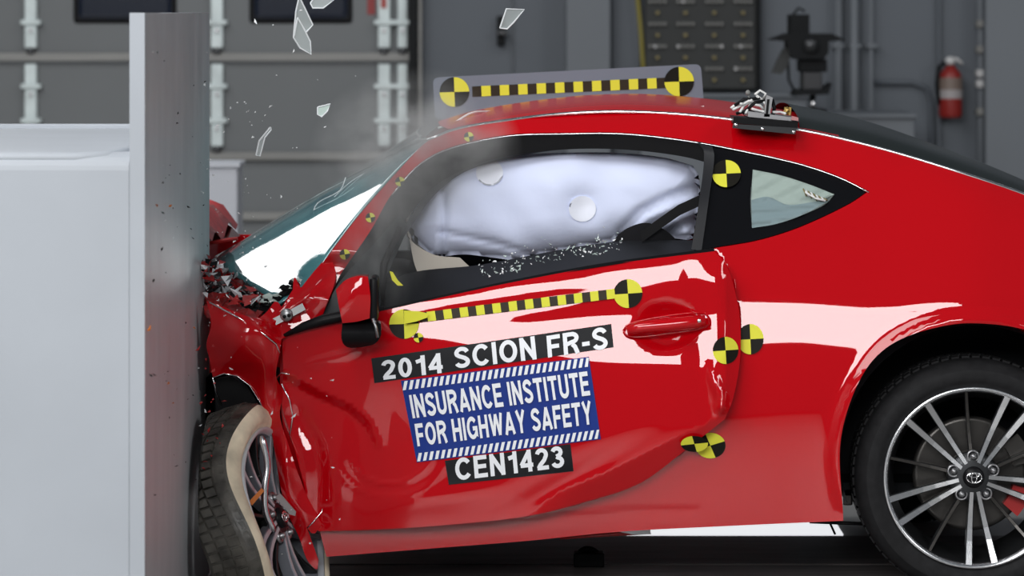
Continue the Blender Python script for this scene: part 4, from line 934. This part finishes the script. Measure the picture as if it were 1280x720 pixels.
# ------------------------------------------------------------------ wheels
def frame(n):
    n = Vector(n).normalized(); up = Vector((0, 0, 1)); u = n.cross(up)  # right as seen from outside when looking along -n
    u = (up.cross(n)).normalized(); v = n.cross(u).normalized(); return u, v, n
def wheel(name, c, n, car, tyre_mat, side_mat, detail=True):
    c = Vector(c); u, v, n = frame(n)      # n points outwards
    wav = 0 if name != 'front_wheel' else 1
    def P(r, a, h):
        p = c+(u*math.cos(a)+v*math.sin(a))*r+n*(h+wav*max(0, r-.2)*.20*math.sin(4*a+1))
        if wav:      # squashed against the barrier face and the floor
            if p.x < -.80: p.x = -.80-.022*(1-math.exp((p.x+.80)*8))
            if p.z < -.004: p.z = -.004
        return p
    wh = bpy.data.objects.new(name, None); C.objects.link(wh); wh.parent = car; wh.location = c-wloc(car)
    g = Geo(); Rt = .3125; Rr = .240
    sc = .72 if name == 'front_wheel' else 1
    prof_t = [(Rr-.004, -.01), (Rr+.012, .004), (.265, .010), (.285, .006), (.300, -.006), (.308, -.022), (Rt, -.045), (Rt, -.17), (.300, -.205), (.27, -.21), (Rr, -.2)]
    def ring(pr, mi, nseg=96):
        vv = []; f = []; pr = [(r, h*sc if h < -.03 else h) for r, h in pr]
        for (r, h) in pr:
            for k in range(nseg): vv.append(P(r, 2*math.pi*k/nseg, h))
        for i in range(len(pr)-1):
            for k in range(nseg): f.append((i*nseg+k, i*nseg+(k+1) % nseg, (i+1)*nseg+(k+1) % nseg, (i+1)*nseg+k))
        g.add(vv, f, mi)
    ki = 5 if name == 'front_wheel' else 4; ring(prof_t[:ki], 1); ring(prof_t[ki-1:], 0)
    g.out('tyre', [tyre_mat, side_mat], wh, True)
    # tread blocks
    g = Geo(); nb = 72
    for k in range(nb):
        a0 = 2*math.pi*k/nb; a1 = a0+2*math.pi/nb*.74
        for (h0, h1, r0, sh) in ((h0*sc, h1*sc, r0, sh) for h0, h1, r0, sh in ((-.018, -.052, .309, 0), (-.060, -.098, .3135, .02), (-.106, -.144, .3135, .0), (-.152, -.19, .3115, .02))):
            rr = r0+.004; ri = r0-.008
            vv = [P(rr-(.007 if h0 > -.03 else 0), a0+sh, h0), P(rr-(.007 if h0 > -.03 else 0), a1+sh, h0), P(rr, a1+sh, h1), P(rr, a0+sh, h1), P(ri, a0+sh, h0), P(ri, a1+sh, h0), P(ri, a1+sh, h1), P(ri, a0+sh, h1)]
            g.add(vv, [(0, 1, 2, 3), (0, 4, 5, 1), (1, 5, 6, 2), (2, 6, 7, 3), (3, 7, 4, 0)])
    g.out('tread_blocks', [tyre_mat], wh, kind='stuff')
    g = Geo()   # rim
    ring([(.226, -.012), (.233, .002), (.240, .003), (.241, -.006)], 0); ring([(.226, -.012), (.222, -.03), (.205, -.09), (.205, -.18)], 1)
    rmat = ['silver', 'gun'] if not wav else ['paleal', 'greyal']; g.out('rim', rmat, wh, True)
    g = Geo(); ring([(.0, -.10), (.14, -.10), (.152, -.10), (.152, -.12)], 0); ring([(.06, -.095), (.10, -.095)], 0); g.out('brake_disc', ['disc'], wh, True)
    def slab(a0, r0, w0, a1, r1, w1, h0, h1, dep, m=0):
        # spoke from angle a0 radius r0 to a1,r1
        p0 = P(r0, a0, h0); p1 = P(r1, a1, h1); d = (p1-p0).normalized(); s = n.cross(d).normalized()
        segs = 6; vv = []
        for i in range(segs+1):
            t_ = i/segs; p = p0.lerp(p1, t_)-n*(.012*math.sin(t_*math.pi)); w_ = w0+(w1-w0)*t_
            vv += [p+s*w_, p+s*w_*.75+n*.002, p-s*w_*.75+n*.002, p-s*w_, p-s*w_*.8-n*dep, p+s*w_*.8-n*dep]
        f = []; mi = []
        for i in range(segs):
            for k in range(6):
                f.append((i*6+k, i*6+(k+1) % 6, (i+1)*6+(k+1) % 6, (i+1)*6+k)); mi.append(0 if k == 1 else 1)
        return vv, f, mi
    for k in range(5):
        ac = R(59+72*k)
        for sg in (-1, 1):
            g = Geo(); vv, f, mi = slab(ac+sg*R(12), .040, .0065, ac+sg*R(8.5), .234, .0105, -.018, -.004, .03)
            g.add(vv, f); g.m = mi; g.out('spoke', rmat, wh)
        at = R(95+72*k)
        g = Geo(); vv, f, mi = slab(at, .06, .0055, at, .226, .0045, -.03, -.016, .03); g.add(vv, f); g.m = [1 if q == 0 else 0 for q in mi]; g.out('thin_spoke', ['gun', 'disc'], wh)
    g = Geo(); ring([(.0, -.018), (.045, -.018), (.066, -.024), (.070, -.05), (.05, -.08)], 0, 48); g.out('hub', ['gun'], wh, True)
    for k in range(5):
        al = R(91+72*k); o = P(.055, al, -.02)
        g = Geo(); g.lathe([(.018, -.004), (.016, .002), (.013, .002), (.012, -.004), (.0, -.004)], o, n, 16); g.lathe([(.0085, 0), (.008, .012), (.0, .014)], o, n, 6); g.out('lug_nut', ['steel'], wh, True)
    g = Geo(); ring([(.0, -.006), (.021, -.006), (.027, -.010), (.029, -.02)], 0, 32); hc = g.out('centre_cap', ['black'], wh, True)
    g = Geo()
    def ell(rx, ry, cy, hh=-.004): g.tube([c+u*rx*math.cos(q)+v*(ry*math.sin(q)+cy)+n*hh for q in np.linspace(0, 2*math.pi, 25)], .0016, 5)
    ell(.020, .014, 0); ell(.007, .0135, 0); ell(.013, .0045, .006)
    g.out('emblem', ['chrome'], hc, True)
    # caliper
    for (a0, a1, m) in ((R(-42), R(-14), 0), (R(12), R(42), 1)):
        g = Geo(); vv = []; f = []
        for i in range(7):
            a = a0+(a1-a0)*i/6
            for (r, h) in ((.115, -.07), (.165, -.07), (.168, -.13), (.115, -.13)): vv.append(P(r, a, h))
        for i in range(6):
            for k in range(4): f.append((i*4+k, i*4+(k+1) % 4, (i+1)*4+(k+1) % 4, (i+1)*4+k))
        f += [(0, 1, 2, 3), (27, 26, 25, 24)]; g.add(vv, f); g.out('brake_caliper', ['disc' if m else 'caliper'], wh)
    return wh
cw = Wv(1218, 597.5, 10.02)
wheel('rear_wheel', cw, (0, -1, 0), car, 'rubber', 'rubber')
wheel('far_rear_wheel', (cw.x, 11.68, cw.z), (0, 1, 0), car, 'rubber', 'rubber')
fw = wheel('front_wheel', Wv(358, 645, 9.97), (.92, -.27, .30), car, 'dusty', 'tan')
# front wheel: crumpled rim strips and an orange fragment
g = Geo(); g.tube([Wv(*p) for p in cr([(327, 545, 9.86), (334, 580, 9.86), (331, 610, 9.85), (332, 640, 9.85), (343, 665, 9.86)], 20)], [.004]+[.009]*18+[.004], 8); g.out('bent_rim_lip', ['silver'], car, True)
prism('orange_fragment', [(311, 627), (327, 610), (330, 614), (315, 632)], 9.82, 9.826, 'orange', car)
prism('grey_bracket', [(344, 621), (350, 617), (370, 640), (369, 645), (362, 643)], 9.86, 9.87, mat('grey_plastic', (.25, .22, .22), .5), car)
# wheel well dark liner
def liner(nm, cx, cy, r, Y0, Y1, a0=-20, a1=200, xmin=-9):
    vv = []; f = []; n_ = 30
    for i in range(n_+1):
        a = R(a0+(a1-a0)*i/n_)
        for Y in (Y0, Y1):
            p = Wv(cx, cy, 10.02); vv.append((max(xmin, p.x+r*math.cos(a)), Y, p.z+r*math.sin(a)))
    for i in range(n_): f.append((2*i, 2*i+1, 2*i+3, 2*i+2))
    b = len(vv); vv += [(x, Y1, z) for x, Y, z in vv[1::2]]; f.append(tuple(range(b, b+n_+1)))
    mk(nm, vv, f, 'dark', car)
liner('rear_wheel_liner', 1219, 575, .355, 10.04, 10.45)
liner('front_wheel_liner', 290, 600, .27, 10.22, 10.5, xmin=-.825)
prism('liner_scrap', [(268, 474), (290, 470), (308, 482), (328, 512), (338, 560), (330, 590), (318, 560), (300, 540), (285, 560), (270, 520)], 10.12, 10.15, 'black', car)
# suspension bits beside rear wheel and under sill
g = Geo(); g.tube([Wv(*p) for p in [(1012, 652, 10.2), (1060, 654, 10.2), (1085, 655, 10.2)]], .005, 8); g.tube([Wv(1038, 655, 10.2), Wv(1044, 668, 10.2)], .003, 6); g.out('brake_line', ['black'], car, True)
g = Geo(); g.box(tuple(W(1054, 632, 10.25)), tuple(W(1066, 610, 10.25)+[0, .1, 0]), 0, .005); g.out('suspension_arm', ['disc'], car)
g = Geo(); g.tube([Wv(700, 673, 10.12), Wv(760, 668, 10.12), Wv(813, 664, 10.12)], [.003, .006, .008], 8); g.out('bent_sill_strip', ['redbroken'], car, True)
prism('sill_end_bracket', [(770, 664), (812, 661), (814, 668), (790, 668)], 10.1, 10.16, 'steel', car)
# tow bracket on the track
tw = empty('tow_hook', 'small black tow hook standing on the dark track under the sill', 'hook', Wv(735, 712, 10.6))
g = Geo(); g.tube([Wv(*p) for p in cr([(724, 704, 10.6), (724, 692, 10.6), (732, 686, 10.6), (742, 688, 10.6), (751, 697, 10.6), (752, 708, 10.6)], 16)], .008, 8); g.out('hook_loop', ['camblack'], tw, True)
g = Geo(); a = W(717, 713, 10.6); b = W(755, 703, 10.6); g.box((a[0], 10.56, -.0045), (b[0], 10.615, .035), 0, .004); g.out('hook_base', ['camblack'], tw)

# ------------------------------------------------------------------ flying glass and debris
def shard(label, polys, Y, parent_lbl='glass shard', mats=('shard', 'shardedge'), r=.0022, tilt=.0):
    allp = [p for q in polys for p in q]; cx = sum(p[0] for p in allp)/len(allp); cy = sum(p[1] for p in allp)/len(allp)
    o = empty('glass_shard', label, parent_lbl, Wv(cx, cy, Y))
    for q in polys:
        YY_ = [Y+tilt*(p[0]-cx)+tilt*.7*(p[1]-cy) for p in q]; n_ = len(q)
        v = [W(p[0], p[1], y) for p, y in zip(q, YY_)]; v2 = [a+[0, .004, 0] for a in v]
        mk('shard_pane', v+v2, [tuple(range(n_)), tuple(range(n_, 2*n_))[::-1]]+[(i, i+n_, (i+1) % n_+n_, (i+1) % n_) for i in range(n_)], mats[0], o)
        g = Geo(); g.tube([Vector(a) for a in v]+[Vector(v[0])], r, 5); g.out('shard_edge', [mats[1]], o)
    return o
shard('tall zigzag glass shard flying at the top edge right of the barrier', [[(374, -4), (381, 10), (391, 31), (383, 40), (380, 36), (372, 22), (368, 44), (367, 46), (370, 14)], [(372, 22), (380, 36), (383, 42), (388, 52), (389, 68), (375, 60), (367, 47)]], 9.9, tilt=.0006)
shard('glass shard cut by the top edge just right of the zigzag shard', [[(388, 4), (395, -6), (425, -6), (404, 10), (391, 10)]], 9.9)
shard('wedge-shaped glass shard flying above the roof target board', [[(625, 35), (633, 11), (655, 12), (642, 28), (634, 36)]], 9.95, tilt=.0008)
shard('small bright glass shard in front of the roll-up door', [[(397, 134), (413, 130), (409, 139), (402, 146), (397, 143)]], 9.95, mats=('chip', 'shardedge'))
shard('thin curved glass sliver flying above the windscreen', [[(338, 159), (339, 162), (331, 172), (325, 195), (320, 194), (324, 176)]], 9.95, tilt=.0006)
# small flakes: shared meshes
def flake_mesh(nm, m, seed):
    r_ = np.random.RandomState(seed); q = r_.uniform(-1, 1, (5, 3)); q[4] = q[:4].mean(0)*[1, 1, 1]+[0, -.6, 0]
    me = bpy.data.meshes.new(nm); me.from_pydata([tuple(a) for a in q], [], [(0, 1, 2), (0, 2, 3), (0, 3, 1), (1, 3, 2), (0, 1, 4), (1, 2, 4)]); me.materials.append(M[m]); return me
FL = {k: [flake_mesh(k, k, s) for s in (1, 2, 3)] for k in ('whitechip', 'chip', 'tblack', 'redbroken', 'orange', 'steel')}
def flake(name, kind, px, py, Y, s, label, cat, group):
    me = FL[kind][rs.randint(3)]; o = bpy.data.objects.new(name, me); C.objects.link(o)
    Y = min(Y, 3948/(640-px)-.1) if 181 < px < 262 else (8.45 if px <= 181 else Y); s = s*1.6
    o.location = Wv(px, py, Y); o.scale = (s*rs.uniform(.6, 1.5), s*.6, s*rs.uniform(.6, 1.5)); o.rotation_euler = tuple(rs.uniform(0, 6.28, 3))
    o['label'] = label; o['category'] = cat; o['group'] = group
for i in range(115):
    if i < 60: px = 255+abs(rs.normal(0, 45)); py = rs.uniform(120, 420)
    elif i < 85: px = 248+rs.uniform(0, 190); py = rs.uniform(400, 700)
    else: px = 190+rs.uniform(0, 260); py = rs.uniform(10, 330)
    Y = 9.75 if px > 235 else 9.7
    flake('glass_fragment', 'whitechip', px, py, Y-.03*rs.rand(), rs.choice([.0022, .003, .0045]), 'tiny white glass fragment flying in the air around the crushed car front', 'fragment', 'white fragments in the air')
for i in range(45):
    px = 188+rs.uniform(0, 72); py = rs.uniform(40, 620)
    flake('dark_fragment', 'tblack', px, py, 9.72, rs.choice([.002, .003, .004]), 'tiny dark fragment flying in front of the barrier face', 'fragment', 'dark fragments in the air')
for (px, py) in ((214, 257), (216, 503), (196, 258), (150, 480), (187, 408), (183, 410)):
    flake('orange_fragment', 'orange', px if px > 185 else px+60, py, 9.7, .0055, 'small orange fragment flying in front of the barrier face', 'fragment', 'orange fragments in the air')
for i in range(26):
    px = 248+abs(rs.normal(0, 16)); py = rs.uniform(330, 600)
    flake('paint_chip', 'redbroken', px, py, 9.75, .005, 'small red paint chip flying off the crushed fender', 'fragment', 'red paint chips in the air')
for i in range(150):
    if i < 50: px = 600+rs.uniform(0, 60); py = 346-(px-600)*.16-abs(rs.normal(0, 12))
    else: px = 650+rs.beta(2, 1.5)*130; py = 334-(px-640)*.15-abs(rs.normal(0, 12))
    flake('glass_chip', 'chip' if rs.rand() < .6 else 'whitechip', px, py, 10.03, rs.choice([.002, .003, .0045]), 'small chip of broken side glass along the door window sill', 'glass chip', 'broken side glass chips')
# ------------------------------------------------------------------ smoke
def smoke(name, label, c, r, dens_, scale, col=(1, 1, 1)):
    g = Geo(); g.blob((0, 0, 0), (1, 1, 1), n=3)
    m = bpy.data.materials.new(name); m.use_nodes = True; t = m.node_tree; t.nodes.clear()
    out = t.nodes.new('ShaderNodeOutputMaterial'); vol = t.nodes.new('ShaderNodeVolumePrincipled'); t.links.new(vol.outputs[0], out.inputs['Volume'])
    vol.inputs['Color'].default_value = (*col, 1); vol.inputs['Anisotropy'].default_value = 0
    tc = t.nodes.new('ShaderNodeTexCoord'); ln = t.nodes.new('ShaderNodeVectorMath'); ln.operation = 'LENGTH'; t.links.new(tc.outputs['Object'], ln.inputs[0])
    mr = t.nodes.new('ShaderNodeMapRange'); mr.inputs[1].default_value = 1.0; mr.inputs[2].default_value = .15; t.links.new(ln.outputs['Value'], mr.inputs[0])
    n_ = t.nodes.new('ShaderNodeTexNoise'); n_.inputs['Scale'].default_value = scale; n_.inputs['Detail'].default_value = 4; t.links.new(tc.outputs['Object'], n_.inputs[0])
    m2 = t.nodes.new('ShaderNodeMapRange'); m2.inputs[1].default_value = .38; m2.inputs[2].default_value = .72; t.links.new(n_.outputs[0], m2.inputs[0])
    mu = t.nodes.new('ShaderNodeMath'); mu.operation = 'MULTIPLY'; t.links.new(mr.outputs[0], mu.inputs[0]); t.links.new(m2.outputs[0], mu.inputs[1])
    m3 = t.nodes.new('ShaderNodeMath'); m3.operation = 'MULTIPLY'; m3.inputs[1].default_value = dens_; t.links.new(mu.outputs[0], m3.inputs[0]); t.links.new(m3.outputs[0], vol.inputs['Density'])
    o = g.out(name, [m]); o.location = c; o.scale = r; o['label'] = label; o['category'] = 'smoke'; o['kind'] = 'stuff'
smoke('dust_cloud', 'thin grey dust haze rising over the windscreen pillar and roof edge', Wv(520, 190, 10.1), (.29, .20, .23), 11, 2.2)
smoke('airbag_smoke', 'thin whitish smoke drifting out of the front of the side window', Wv(470, 300, 10.05), (.15, .10, .24), 9, 2.0)
